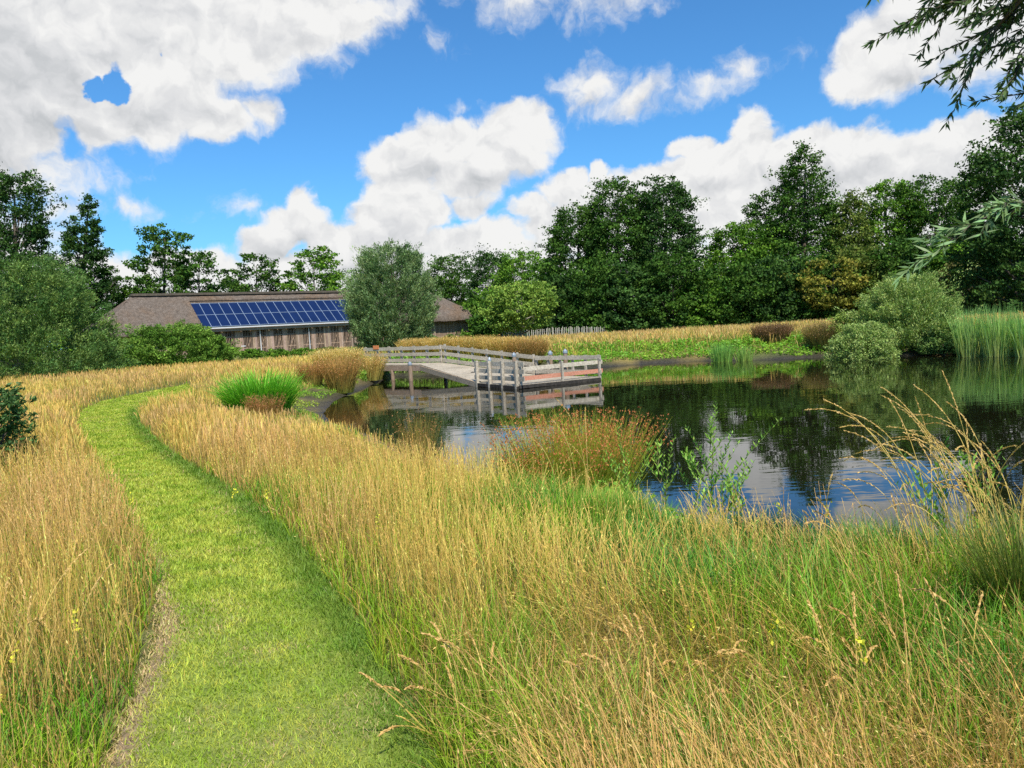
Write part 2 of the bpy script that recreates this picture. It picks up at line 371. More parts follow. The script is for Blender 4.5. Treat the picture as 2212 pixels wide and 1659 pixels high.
# water
M_water, t, b, out = mat_new('pond_water')
tc_ = t.new('ShaderNodeTexCoord')
b.inputs['Base Color'].default_value = (.007, .007, .003, 1); b.inputs['Roughness'].default_value = .02; b.inputs['IOR'].default_value = 1.45
b.inputs['Specular IOR Level'].default_value = .8
mp = t.new('ShaderNodeMapping'); t.l.new(tc_.outputs['Object'], mp.inputs[0]); mp.inputs['Scale'].default_value = (.75, 1.7, 1); mp.inputs['Rotation'].default_value = (0, 0, radians(12))
w1 = t.noise(mp.outputs[0], 3.0, 1.2, .5); w2 = t.noise(mp.outputs[0], .35, 2, .5); w3 = t.noise(mp.outputs[0], 1.1, 2, .5)
h = t.math('ADD', t.math('MULTIPLY', w1, t.sstep(w2, .38, .62)), t.math('MULTIPLY', w3, .6))
bp = t.new('ShaderNodeBump'); bp.inputs['Strength'].default_value = 1.0; bp.inputs['Distance'].default_value = .0024
t.put(bp.inputs['Height'], h); t.l.new(bp.outputs[0], b.inputs['Normal'])

# ------------------------------------------------------------------ ground, water, path
def axis(a, b, fine, grow, n):
    v = [0.]; st = fine
    while v[-1] < b: v.append(v[-1]+st); st *= grow
    w = [0.]; st = fine
    while w[-1] > a: w.append(w[-1]-st); st *= grow
    return np.array(w[::-1][:-1]+v)
gx = axis(-1500, 1500, .14, 1.022, 0); gy = axis(-300, 2500, .14, 1.0205, 0)
GX, GY = np.meshgrid(gx, gy); dp = poly_sd(GX, GY, POND); GZ = gz(GX, GY, dp)
mud = sst(dp, .55, .1)
farb = sst(GY, 30, 34)*sst(dp, .60+.5*(fbm(GX, GY, .5, 31)-.5), .30)*sst(GX, -2, 2)
leftb = sst(GX, 1, -3)*sst(GY, 14, 18)*sst(dp, 2.6, .8)*sst(GY, 40, 36)
mud = np.maximum(mud, np.maximum(farb*.95, .8*leftb*sst(fbm(GX, GY, .9, 3), .35, .55)))
lit = sst(fbm(GX, GY, .3, 9), .35, .65)
lit = np.where(GY > 80, .0, lit)
Cg = np.stack([mud, lit, 0*mud], -1)
g = MB().grid(np.stack([GX, GY, GZ], -1), Cg.reshape(-1, 3)).build('ground', M_ground, smooth=True); tag(g, 'meadow soil sloping down to the pond', kind='structure')
bx = np.linspace(-14, 42, 60); by = np.linspace(2, 52, 60); BX, BY = np.meshgrid(bx, by)
wv = MB().grid(np.stack([BX, BY, 0*BX], -1)).build('water', M_water); tag(wv, 'dark still pond water with light ripples', kind='structure')
def resample(P, n):
    P = np.asarray(P); d = np.r_[0, np.cumsum(np.hypot(*np.diff(P, axis=0).T))]; t_ = np.linspace(0, d[-1], n)
    return np.stack([np.interp(t_, d, P[:, 0]), np.interp(t_, d, P[:, 1])], -1)
def smooth_line(P, n=400, w=15):
    Q = resample(P, n); k = np.ones(w)/w; R = Q.copy()
    for i in (0, 1): R[:, i] = np.convolve(np.pad(Q[:, i], w//2, mode='edge'), k, 'valid')
    return R
PL = smooth_line(PATH_L); PR = smooth_line(PATH_R); PATH = np.vstack([PL[::6], PR[::-6]])
# straight-across correspondence between both edges
T_ = np.linspace(0, 1, 400)
s_ = np.linspace(0, 1, 26)
PG = PL[:, None, :]*(1-s_)[None, :, None] + PR[:, None, :]*s_[None, :, None]
pz = gz(PG[..., 0], PG[..., 1])+.016
dl = poly_sd(PG[..., 0], PG[..., 1], PL[::5], False)
litp = np.clip(sst(dl, .18, .03)*sst(np.hypot(PG[..., 0], PG[..., 1]), 9, 5) + .2*sst(fbm(PG[..., 0], PG[..., 1], 2.6, 4), .5, .75), 0, 1)
p_ = MB().grid(np.dstack([PG, pz]), np.stack([0*litp, litp, 0*litp], -1).reshape(-1, 3)).build('path', M_path, smooth=True)
tag(p_, 'close mown grass path curving through the meadow', kind='structure')

# ------------------------------------------------------------------ blades
def blades(mb, x, y, z, h, w, az_, th0, th1, c0, c1, seg=4, prof=None, face=None):
    """ribbons that start at angle th0 from the vertical and bend by th1 towards azimuth az_"""
    n = len(x); S = seg+1; t_ = np.linspace(0, 1, S)
    tm = (t_[1:]+t_[:-1])/2
    th = th0[:, None] + th1[:, None]*tm[None, :]**1.4
    ds = (h/seg)[:, None]
    dr = np.concatenate([np.zeros((n, 1)), np.cumsum(np.sin(th)*ds, 1)], 1); dz = np.concatenate([np.zeros((n, 1)), np.cumsum(np.cos(th)*ds, 1)], 1)
    PX = x[:, None]+dr*np.sin(az_)[:, None]; PY = y[:, None]+dr*np.cos(az_)[:, None]; PZ = z[:, None]+dz
    fa = az_+pi/2+rng.normal(0, .6, n) if face is None else face
    if prof is None: prof = 1-.9*t_**1.6
    wv_ = w[:, None]*prof[None, :]/2
    SX = np.sin(fa)[:, None]*wv_; SY = np.cos(fa)[:, None]*wv_
    V = np.stack([np.stack([PX-SX, PY-SY, PZ], -1), np.stack([PX+SX, PY+SY, PZ], -1)], 2).reshape(-1, 3)
    i = (np.arange(n)*S*2)[:, None]+(np.arange(seg)*2)[None, :]
    Q = np.stack([i, i+1, i+3, i+2], -1).reshape(-1, 4)
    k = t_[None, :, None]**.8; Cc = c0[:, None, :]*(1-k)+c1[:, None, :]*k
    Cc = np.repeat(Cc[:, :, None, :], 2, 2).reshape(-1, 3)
    mb.add(V, Q, Cc)
    return PX[:, -1], PY[:, -1], PZ[:, -1], th[:, -1], (PX, PY, PZ)
def quads(mb, P, D, L, Wd, c, twist=None):
    """leaf-shaped rhombi: centres P, long axis D, length L, width Wd"""
    n = len(P); R = rng.normal(size=(n, 3)) if twist is None else twist
    S_ = np.cross(D, R); S_ /= np.linalg.norm(S_, axis=1)[:, None]+1e-9
    V = np.stack([P-D*L[:, None]/2, P+S_*Wd[:, None]/2-D*(L*.08)[:, None], P+D*L[:, None]/2, P-S_*Wd[:, None]/2-D*(L*.08)[:, None]], 1).reshape(-1, 3)
    Q = np.arange(n*4).reshape(-1, 4)
    mb.add(V, Q, np.repeat(c, 4, 0))
def jit(c, n, s1=.15, s2=.06):
    c = np.asarray(c, float); v = rng.lognormal(0, s1, (n, 1)); return np.clip(c*v*rng.lognormal(0, s2, (n, 3)), 0, .9)
def mixc(a, b, w):
    return np.asarray(a)*(1-w[:, None])+np.asarray(b)*w[:, None]
def scatter(n, d0, d1, power, half=radians(56)):
    """points in a wedge in front of the camera, density ~ D^-power"""
    e = 2-power; uu = rng.random(n); D = (d0**e+uu*(d1**e-d0**e))**(1/e); a = rng.uniform(-half, half, n)
    return D*np.sin(a), D*np.cos(a), D

GREEN = (.16, .37, .018); GREEN2 = (.12, .33, .04); YGREEN = (.36, .50, .03); STRAW = (.78, .50, .13); STRAW2 = (.58, .37, .09); PINK = (.64, .37, .16); HEADC = (.55, .38, .17)
def fields(x, y):
    D = np.hypot(x, y); dpo = poly_sd(x, y, POND); dpa = poly_sd(x, y, PATH[::2]); return D, dpo, dpa
def lawn_mask(x, y):     # short green grass in front of the barn and below the far trees
    return ((y > 47+.35*(x+25)) & (x < -4) & (x > -40)) | (y > 62)

# ---- tall meadow grass
x, y, D = scatter(520000, 1.5, 62, 1.62)
D, dpo, dpa = fields(x, y)
right = sst(x, -.8, .6)*sst(D, 16, 11)                 # foreground on the pond side: mixed and tangled
left = 1-right
patch = fbm(x, y, .55, 21); patch2 = fbm(x, y, 1.7, 33, 2)
bank = sst(dpo, 1.3+.7*right, .3)
green = .31 + 1.0*(sst(patch, .3, .7)-.5)*(.35+.65*right) + .25*right*sst(patch2, .4, .7)
green += .95*sst(dpa, .50, .0)*(.4+.6*(x > -1.5))
green += .55*sst(D, 5.0, 2.8)*(x < 0)
green += .9*bank
green -= .45*sst(D, 9, 16)*(1-bank)
GP = [(1330,1110,260,60),(1480,1180,170,60),(1700,1160,230,60),(1960,1180,300,90),(2120,1330,150,110),(1250,1500,150,50),(1560,1520,240,60),(1750,1640,260,60),(1950,1480,220,50),(1120,1330,90,60),(700,980,120,20),(1880,1290,160,50),(60,1560,130,60),(2100,1600,160,60)]
midpatch = np.zeros(len(x))
for (qx, qy, rx_, ry_) in GP:
    c_ = atz(qx, qy, 1.05); rX = rx_/F*c_[1]; rY = abs(atz(qx, qy-ry_, 1.05)[1]-atz(qx, qy+ry_, 1.05)[1])/2
    midpatch = np.maximum(midpatch, np.exp(-((x-c_[0])/rX)**2-((y-c_[1])/rY)**2))
midpatch = np.clip(midpatch*(.6+.9*patch2), 0, 1)
green += .72*midpatch
leftbank = sst(x, 1.5, -1)*sst(y, 13, 16)*sst(dpo, 4.0, 2.2)*sst(y, 37, 33)
green += .8*leftbank
green = np.clip(green, .06, .97)
keep = (dpo > .02) & (dpa+.16*(fbm(x, y, 2.6, 99, 2)-.5) > .02) & ~lawn_mask(x, y) & (rng.random(len(x)) < .55+.45*sst(D, 5, 11)+.2*(1-right))
keep &= ~((leftbank > .3) & (dpo < 1.2))
keep &= ~((y > 34) & (dpo < 1.0)) & ~((y > 30) & (x > 4) & (dpo < 4.0) & (rng.random(len(x)) < .85))
keep &= ~((x > -10.5) & (x < 1.5) & (y > 38) & (dpo < 6))
hs = sst(dpa, -.02, .45)*.45+.55
hs *= 1-.50*bank-.34*midpatch-.25*leftbank
hs *= 1-.30*sst(D, 14, 24)*(x < -2)
isg = rng.random(len(x)) < green*.78+.08
ws = (np.maximum(D, 3.6)/3.6)**.72
def sub(mask, *a): return [v[mask] for v in a]
mbG = MB(); mbS = MB()
# leaves
mk = keep & isg
X, Y, DD, HS, WS, GR, RT, BK = sub(mk, x, y, D, hs, ws, green, right, bank); n = len(X); Z = gz(X, Y)-.01
hgt = HS*rng.uniform(.18, .46, n)*(1+.35*RT); azm = rng.uniform(0, 2*pi, n)
cc = mixc(jit(GREEN, n, .25, .08), jit(YGREEN, n, .2, .08), np.clip(sst(fbm(X, Y, 1.1, 8), .35, .65)*(1-RT*.5), 0, 1))
cc = mixc(cc, jit(GREEN2, n, .2, .08), RT*sst(fbm(X, Y, .8, 18), .45, .62)*.9)
dry = (rng.random(n) < .28*(1-GR)+.06); cc[dry] = jit(STRAW2, int(dry.sum()))
blades(mbG, X, Y, Z, hgt, rng.uniform(.0032, .0075, n)*WS, azm, rng.uniform(.0, .35, n), rng.uniform(.2, 1.7, n), cc*.38, cc, 4)  # roots darkened in the colour for the shade between blades
# stalks with seed heads
mk = keep & ~isg & (rng.random(len(x)) < (.51+.31*sst(D, 6, 12))*(1-.45*midpatch))
X, Y, DD, HS, WS, GR, RT = sub(mk, x, y, D, hs, ws, green, right); n = len(X); Z = gz(X, Y)-.01
hgt = HS*rng.uniform(.34, .74, n)*np.where(rng.random(n) < .1, 1.12, 1)
fld = -1.2+6.0*(fbm(X, Y, .6, 91, 2)-.5)
azm = np.where(rng.random(n) < .62*RT+.30, fld+rng.normal(0, .6, n), rng.uniform(0, 2*pi, n))
tan_ = jit(STRAW, n, .16, .06); pk = (sst(fbm(X, Y, .45, 40), .45, .62)*.75)*(rng.random(n) < .8)
base = .8*mixc(jit((.30, .30, .05), n), jit(STRAW2, n), .25+rng.random(n)*.75)
tan_ = mixc(tan_, jit((.42, .42, .07), n), (rng.random(n) < .2)*.8)
c1 = mixc(tan_, jit(PINK, n, .15, .06), pk)
t5 = np.linspace(0, 1, 6)
near = DD < 13
prof_n = np.array([1, .9, .8, .7, .6, .5]); prof_f = np.array([.8, .7, .7, .9, 1.7, .8])
lod = sst(fbm(X, Y, .9, 95, 2), .40, .72)
lean0 = rng.uniform(0, .22, n)+RT*(.15+.75*lod)*rng.random(n); bend = rng.gamma(1.7, .34, n)*(.5+1.0*RT)
for mk2, pf, wk in ((near, prof_n, rng.uniform(.0020, .0036, n)), (~near, prof_f, rng.uniform(.0022, .0034, n))):
    k = mk2; res = blades(mbS, X[k], Y[k], Z[k], hgt[k], (wk*WS)[k], azm[k], lean0[k], bend[k], base[k], c1[k], 5, pf)
    if pf is prof_n:
        PX, PY, PZ = res[4]; m_ = PX.shape[0]; cc1 = c1[k]; wsn = WS[k]
        typ = rng.random(m_)
        # spikes: three plump leaflets packed along the tip segment
        hasH = rng.random(m_) < .6
        for rep in range(7):
            f_ = .62+.38*rep/6.; i0 = np.minimum((f_*5).astype(int) if hasattr(f_, 'astype') else int(f_*5), 4); fr = f_*5-i0
            bxp = PX[:, i0]*(1-fr)+PX[:, i0+1]*fr; byp = PY[:, i0]*(1-fr)+PY[:, i0+1]*fr; bzp = PZ[:, i0]*(1-fr)+PZ[:, i0+1]*fr
            dirv = np.stack([PX[:, i0+1]-PX[:, i0], PY[:, i0+1]-PY[:, i0], PZ[:, i0+1]-PZ[:, i0]], -1); dirv /= np.linalg.norm(dirv, axis=1)[:, None]+1e-9
            loose = typ > .42
            sc_ = np.where(loose, .020*(1.25-f_)*2.2, .002)
            off = rng.normal(0, 1, (m_, 3))*sc_[:, None]
            sel = (rng.random(m_) < np.where(loose, .55, .9)) & hasH
            Pq = np.stack([bxp, byp, bzp], -1)+off; dv = dirv+rng.normal(0, .45, (m_, 3))*np.where(loose, 1.2, .35)[:, None]; dv /= np.linalg.norm(dv, axis=1)[:, None]
            quads(mbS, Pq[sel], dv[sel], (np.where(loose, .012, .019)*wsn**.8*rng.uniform(.7, 1.3, m_))[sel], (np.where(loose, .0026, .0048)*wsn*rng.uniform(.8, 1.2, m_))[sel], (cc1*rng.lognormal(.05, .15, (m_, 1)))[sel].clip(0, .8))
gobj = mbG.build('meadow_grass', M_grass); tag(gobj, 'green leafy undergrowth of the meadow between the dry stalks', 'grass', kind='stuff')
sobj = mbS.build('dry_grass', M_grass); tag(sobj, 'tall straw coloured meadow grass with feathery seed heads', 'grass', kind='stuff')

# ---- mown turf on the path
n = 250000; q = rng.random(n); i0_ = int(np.argmax(PR[:, 1] > 2.3)); sI = (i0_+q**1.7*(399-i0_)).astype(int); tt = rng.uniform(-.02, 1.02, n)
px_ = PL[sI]*(1-tt[:, None])+PR[sI]*tt[:, None]+rng.normal(0, .03, (n, 2))
X, Y = px_[:, 0], px_[:, 1]; D = np.hypot(X, Y); k = (D > 2.0) & (D < 40); X, Y, D, tt = X[k], Y[k], D[k], tt[k]; n = len(X)
dl = poly_sd(X, Y, PL[::6], False); dr_ = poly_sd(X, Y, PR[::6], False)
dryw = np.clip(sst(dl, .14+.06*np.sin(Y*3.1), .0)*sst(D, 9, 5)*1.1+.22*sst(fbm(X, Y, 2.6, 4), .55, .75), 0, 1)
cc = mixc(jit((.30, .40, .035), n, .2, .07), jit((.46, .50, .07), n, .2, .07), sst(fbm(X, Y, 5, 13, 2), .35, .65))
cc = mixc(cc, jit((.10, .22, .025), n, .2), .75*sst(dr_, .40, .05))  # dark green edge fringe, with the tall grass's shade put into its colour
isd = rng.random(n) < dryw*.85; cc[isd] = jit((.58, .44, .20), int(isd.sum()), .2)
ws = (np.maximum(D, 3.)/3.)**.75
mb = MB(); flat = rng.uniform(.2, 1.3, n)
blades(mb, X, Y, gz(X, Y)+.008, rng.uniform(.018, .045, n)*(1+.8*sst(dr_, .25, .02))*(D/3.5).clip(1, 2.2)**.5*np.where(isd, .9, 1), rng.uniform(.003, .0055, n)*ws, rng.uniform(0, 2*pi, n), flat, rng.uniform(0, .9, n), cc*.8, cc, 2)
tag(mb.build('mown_grass', M_grass), 'short mown turf of the curving path', 'grass', kind='stuff')

# ---- short lawn beyond the meadow (by the barn, under the far trees)
x = rng.uniform(-60, 90, 60000); y = rng.uniform(42, 100, 60000); k = lawn_mask(x, y) & (poly_sd(x, y, POND) > 3); x, y = x[k], y[k]; n = len(x)
cc = mixc(jit((.14, .24, .04), n, .2), jit((.22, .30, .07), n, .2), rng.random(n))
mb = MB(); blades(mb, x, y, gz(x, y), rng.uniform(.08, .16, n), np.full(n, .09), rng.uniform(0, 2*pi, n), rng.uniform(.2, .9, n), rng.uniform(0, .6, n), cc*.8, cc, 2)
tag(mb.build('lawn_grass', M_grass), 'short green lawn in front of the thatched barn', 'grass', kind='stuff')

# ---- far meadow strip: tan seed heads across the pond
n = 90000; x = rng.uniform(-12, 62, n); y = rng.uniform(36, 66, n); dpo = poly_sd(x, y, POND)
k = (dpo > 3.4) & ~((x < -4) & (y < 47)) & (y < 64) & ~(lawn_mask(x, y) & (x < -4)); x, y, dpo = x[k], y[k], dpo[k]; n = len(x)
w_ = sst(fbm(x, y, .25, 50), .4, .65)
cc = mixc(jit((.72, .49, .18), n, .25), jit((.60, .38, .17), n, .25), w_); gg = rng.random(n) < .12+.4*sst(dpo, 6, 3.6); cc[gg] = jit((.20, .30, .05), int(gg.sum()), .2)
mb = MB(); blades(mb, x, y, gz(x, y), rng.uniform(.35, .75, n), rng.uniform(.018, .034, n), rng.uniform(0, 2*pi, n), rng.uniform(0, .3, n), rng.uniform(0, .6, n), mixc(cc, (.2, .22, .05), np.full(n, .5)), cc, 3, np.array([.8, .8, 1.4, .5]))
tag(mb.build('far_meadow_grass', M_grass), 'strip of tan grass across the pond below the dark wood', 'grass', kind='stuff')

# ---- bright low weeds along the banks
def weeds(n, xr, yr, cond, col, col2, hr, name, label, lw=(.05, .10)):
    x = rng.uniform(*xr, n); y = rng.uniform(*yr, n); dpo = poly_sd(x, y, POND); dpa = poly_sd(x, y, PATH[::2]); k = cond(x, y, dpo, dpa); x, y, dpo = x[k], y[k], dpo[k]; n = len(x)
    cl = fbm(x, y, .9, 61); h_ = (hr[0]+(hr[1]-hr[0])*sst(cl, .3, .75))*rng.random(n)**.6
    P = np.stack([x, y, gz(x, y)+h_], -1); Dv = rng.normal(size=(n, 3))*[1, 1, .35]; Dv /= np.linalg.norm(Dv, axis=1)[:, None]
    cc = mixc(jit(col, n, .22), jit(col2, n, .22), sst(fbm(x, y, .5, 70), .35, .65))
    L = rng.uniform(*lw, n); mb = MB(); quads(mb, P, Dv, L*1.5, L*.75, cc, rng.normal(size=(n, 3))*.5+[0, 0, .2])
    k2 = rng.random(n) < .35
    blades(mb, x[k2], y[k2], gz(x[k2], y[k2]), h_[k2]*1.3+.08, L[k2]*.25, rng.uniform(0, 6.3, k2.sum()), rng.uniform(0, .4, k2.sum()), rng.uniform(0, 1, k2.sum()), cc[k2]*.8, cc[k2], 2)
    tag(mb.build(name, M_grass), label, 'weeds', kind='stuff')
weeds(110000, (-2, 40), (33, 54), lambda x, y, d, p: (d > .42+.3*np.sin(x*1.3)*np.sin(x*.37)) & (d < np.where(x < 2.5, 1.6, 4.6)+1.0*np.sin(x*.5)) & (y > 33), (.17, .36, .03), (.26, .42, .04), (.12, .55), 'bank_weeds', 'bright green leafy weeds on the far bank of the pond', (.07, .14))
weeds(70000, (-13, 1), (14, 42), lambda x, y, d, p: (d > .35) & (d < 3.8) & (y > 15) & ~((y > 38) & (x > -3)) & (fbm(x, y, 1.2, 77) > .42), (.22, .36, .035), (.34, .42, .05), (.03, .22), 'moss_weeds', 'yellow green creeping weeds on the mud left of the jetty', (.03, .07))
weeds(24000, (-10, -2), (38, 50), lambda x, y, d, p: (d > .2) & (d < 2.2), (.16, .33, .04), (.24, .38, .05), (.1, .6), 'nettles', 'green weeds behind the railing of the walkway', (.07, .13))

weeds(9000, (-.5, 7), (5, 13), lambda x, y, d, p: (d > .05) & (d < 1.1) & (fbm(x, y, 1.3, 88) > .42), (.16, .36, .03), (.26, .46, .05), (.08, .42), 'bank_herbs', 'broad leaved bright green herbs along the near water edge', (.025, .055))
# ------------------------------------------------------------------ barn
BA = radians(49); bu = np.array([sin(BA), cos(BA), 0]); bn = np.array([bu[1], -bu[0], 0]); bz = np.array([0, 0, 1.])
BP = atd(435.3, 706.7, 80.)            # lower left corner of the solar roof
zE = float(BP[2]); G0 = .80            # eave height, ground there
def bp_(u, n, z): return np.array([BP[0], BP[1], 0]) + bu*u + bn*n + bz*z
barn = empty('thatched_barn', bp_(12, -4, G0), 'long low barn with thatched hip roof, solar glazing and slatted plank walls', 'barn')
RB, RH = 3.9, 3.25                      # ridge: setback and rise over the eave
UR = 36.5; UL = -9.8; RL = -5.2; RR = 31.0
def roofpt(u, s_, lift=0): return bp_(u, -RB*s_, zE+RH*s_+lift)   # s_=0 eave, 1 ridge
def slab(mb, c00, c10, c01, c11, nu, nv, th, seed, skirt=True, sag=0.):
    """thatch layer: bilinear patch raised by th, with a hanging thick lower edge"""
    a = np.linspace(0, 1, nu); b_ = np.linspace(0, 1, nv); A, B = np.meshgrid(a, b_, indexing='ij')
    P = (c00*((1-A)*(1-B))[..., None]+c10*(A*(1-B))[..., None]+c01*((1-A)*B)[..., None]+c11*(A*B)[..., None])
    nz_ = fbm(A*nu*.7+seed*9, B*nv*.7, 1.0, seed, 3)-.5
    P[..., 2] += th+nz_*.10+.10*fbm(A*7, B*5, 1., seed+5, 2)
    G = [P]
    low = P[:, 0].copy(); low[:, 2] -= th+.28+nz_[:, 0]*.2; inn = low.copy(); 
    full = np.concatenate([ (P[:, :1]*0+low[:, None]), P], 1)
    mb.grid(full)
    return P
mb = MB(); PE = 18.6                     # solar field ends here
TE = -.34                                # thatch eave hangs lower
def ep(u, s_, d=0, dn=0): return roofpt(u, s_)+np.array([0, 0, d])+bn*dn
# front: left part, strip above the glazing, right part
fl = slab(mb, ep(UL, -.12), ep(0, -.12), ep(RL, 1), ep(0, 1), 50, 24, .34, 1)
st = slab(mb, ep(0, .80), ep(PE, .80), ep(0, 1), ep(PE, 1), 90, 8, .34, 2)
fr = slab(mb, ep(PE, -.12), ep(UR, -.12), ep(PE, 1), ep(RR, 1), 70, 24, .34, 3)
BK = -2*RB
def bk(u, s_): return bp_(u, BK+RB*s_, zE+RH*s_)
slab(mb, bk(UR, -.12), bk(UL, -.12), bk(RR, 1), bk(RL, 1), 80, 12, .34, 4)
slab(mb, bk(UL, -.12), ep(UL, -.12), ep(RL, 1), ep(RL, 1)+bn*-.01, 30, 24, .34, 5)
slab(mb, ep(UR, -.12), bk(UR, -.12), ep(RR, 1), ep(RR, 1)+bn*-.01, 30, 24, .34, 6)
# cut edges of the thatch beside and above the glazing
for u_ in (0.0, PE):
    a0 = ep(u_, -.12, -.3); a1 = ep(u_, .99, -.05); mb.grid([[a0, a1], [a0+bz*.72, a1+bz*.42]])
roof = mb.build('roof', M_thatch, barn, smooth=True)
mb = MB()  # ridge cap with its lath lines
mb.beam(ep(RL-.3, 1, .34), ep(RR+.3, 1, .34), .9, .16); mb.beam(ep(RL-.2, 1, .46), ep(RR+.2, 1, .46), .42, .12)
o = mb.build('ridge_cap', M_bark, barn)
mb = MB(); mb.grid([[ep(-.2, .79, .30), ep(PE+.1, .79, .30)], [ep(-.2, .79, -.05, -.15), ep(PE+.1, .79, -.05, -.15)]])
mb.build('recess_shade', M_void, barn)  # near-black strip, shade of the step above the glazing put into colour
# solar glazing: 18 columns in two rows
pw = PE/18.
for k in range(18):
    for r_ in range(2):
        s0, s1 = (.0, .39) if r_ == 0 else (.40, .79)
        u0, u1 = k*pw+.05, (k+1)*pw-.05
        mb = MB(); mb.grid([[ep(u0, s0), ep(u1, s0)], [ep(u0, s1), ep(u1, s1)]])
        mb.build('solar_panel', M_solar, barn)
mb = MB()
for k in range(19): mb.beam(ep(k*pw, -.005, .012), ep(k*pw, .79, .012), 0.045, .05, up=tuple(np.cross(bu, ep(0, 1)-ep(0, 0))))
for s0 in (0.0, .395, .79): mb.beam(ep(0, s0, .014), ep(PE, s0, .014), .09, .05)
mb.build('glazing_frame', M_alu, barn)
MB().beam(ep(-.1, -.02, -.10, .06), ep(PE+3.2, -.02, -.10, .06), .14, .12).build('gutter', M_pipe, barn)
MB().beam(ep(-.3, 0, -.38, -.12), ep(PE+.2, 0, -.38, -.12), .16, .34).build('eave_beam', M_beam, barn)
# walls
WN = -.55
def wallface(u0, u1, z0, z1, d=0.): return [[bp_(u0, WN+d, z0), bp_(u1, WN+d, z0)], [bp_(u0, WN+d, z1), bp_(u1, WN+d, z1)]]
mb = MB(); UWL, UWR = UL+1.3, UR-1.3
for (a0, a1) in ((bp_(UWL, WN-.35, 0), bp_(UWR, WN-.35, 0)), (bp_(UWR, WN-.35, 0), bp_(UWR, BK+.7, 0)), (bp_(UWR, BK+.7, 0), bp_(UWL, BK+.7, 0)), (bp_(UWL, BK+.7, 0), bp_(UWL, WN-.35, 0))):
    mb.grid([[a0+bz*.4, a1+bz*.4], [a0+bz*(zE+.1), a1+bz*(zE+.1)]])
mb.build('dark_backing', M_void, barn)  # near-black sheets stand in for the shade inside the barn
wt = zE-.40; bays = []
uu_ = 1.05
k = 0
while uu_ < PE-1.6:
    bays.append(uu_); uu_ += 1.92 if k % 2 else 1.55; k += 1
# plank wall between the openings: individual boards with uneven widths and tones
def boards(mb, u0, u1, z0, z1, n_off, seed, wb=.155, rag=.0):
    r_ = random.Random(seed); u = u0
    while u < u1-.03:
        w_ = min(wb*r_.uniform(.8, 1.25), u1-u); t_ = r_.uniform(.7, 1.2); c_ = (t_, t_*r_.uniform(.9, 1.0), t_*r_.uniform(.86, 1.02))
        dd = n_off+r_.uniform(-.008, .012)
        a = bp_(u+w_/2, WN+dd, (z0+z1)/2+r_.uniform(-rag, rag)); mb.box(a, w_-.012, .03, z1-z0, bu, bn, bz, c_)
        u += w_
    return mb
GW = 1.02
edges = [(UWL, -2.2)]; last = -2.2
mb = MB(); boards(mb, UWL, bays[0], .55, wt+.3, -.02, 1)
for i, b0 in enumerate(bays):
    e1 = bays[i+1] if i+1 < len(bays) else PE-1.0
    boards(mb, b0+GW, e1, .55, wt+.05, -.02, 10+i, .17)
mb.build('plank_wall', M_plank, barn)
for i, b0 in enumerate(bays):
    mb = MB(); r_ = random.Random(50+i)
    for k in range(6):
        u_ = b0+.09+k*(GW-.18)/5; lean_ = r_.uniform(-.04, .04); t_ = r_.uniform(.85, 1.3)
        mb.beam(bp_(u_, WN-.02, .6), bp_(u_+lean_, WN-.02, wt-.02), .032, .085, (t_, t_*.95, t_*.9), up=tuple(bn))
    for z_ in (1.62, 2.9, wt-.14): mb.beam(bp_(b0, WN-.055, z_), bp_(b0+GW, WN-.055, z_), .03, .07, (1.1, 1.05, 1), up=(0, 0, 1))
    mb.beam(bp_(b0+.2, WN-.09, 1.2), bp_(b0+.85, WN-.09, 2.7), .03, .06, (.9, .85, .8))
    mb.build('slatted_window', M_plank, barn)
for u_ in (PE-1.0, PE-.6, PE+2.8, UWR-.15, UWR-5.6): MB().box(bp_(u_, WN+.03, (.5+wt)/2), .2, .2, wt-.5, bu, bn, bz).build('corner_post', M_beam, barn)
# open slatted part right of the glazing and the right end
mb = MB(); r_ = random.Random(5); u_ = PE-.3
while u_ < UWR-.2:
    t_ = r_.uniform(.7, 1.15); mb.box(bp_(u_, WN-.03, (.5+wt)/2), .13, .03, wt-.45, bu, bn, bz, (t_, t_*.95, t_*.9)); u_ += .26 if u_ < PE+6 else .21
for z_ in (1.5, 2.9): mb.beam(bp_(PE-.6, WN-.07, z_), bp_(UWR, WN-.07, z_), .05, .08)
for k in range(60):
    a = BK+.9+k*(-BK-1.5)/60; t_ = r_.uniform(.7, 1.1)
    for uu__ in (UWR,): mb.box(bp_(uu__, a, (.5+wt)/2), .03, .11, wt-.4, bu, bn, bz, (t_, t_*.95, t_*.9))
mb.build('slatted_wall', M_plank, barn)
for u_ in (6.35, 12.1):
    mb = MB(); mb.tube([bp_(u_, WN+.16, .55), bp_(u_, WN+.16, 2.), bp_(u_, WN+.16, zE-.45), bp_(u_-.05, .02, zE-.2)], .055, 8)
    mb.build('downpipe', M_pipe, barn, smooth=True)
# small pale rail standing beside the wall
a = atd(526, 747.5, 72.); lr = empty('low_rail', (a[0], a[1], .8), 'small pale rail end standing before the slatted barn wall beside the round bush', 'rail')
MB().box(a, .42, .04, .08).build('bar', M_pipe, lr); MB().beam([a[0]-.15, a[1], .5], [a[0]-.15, a[1], a[2]-.04], .05, .05).build('post', M_pipe, lr)

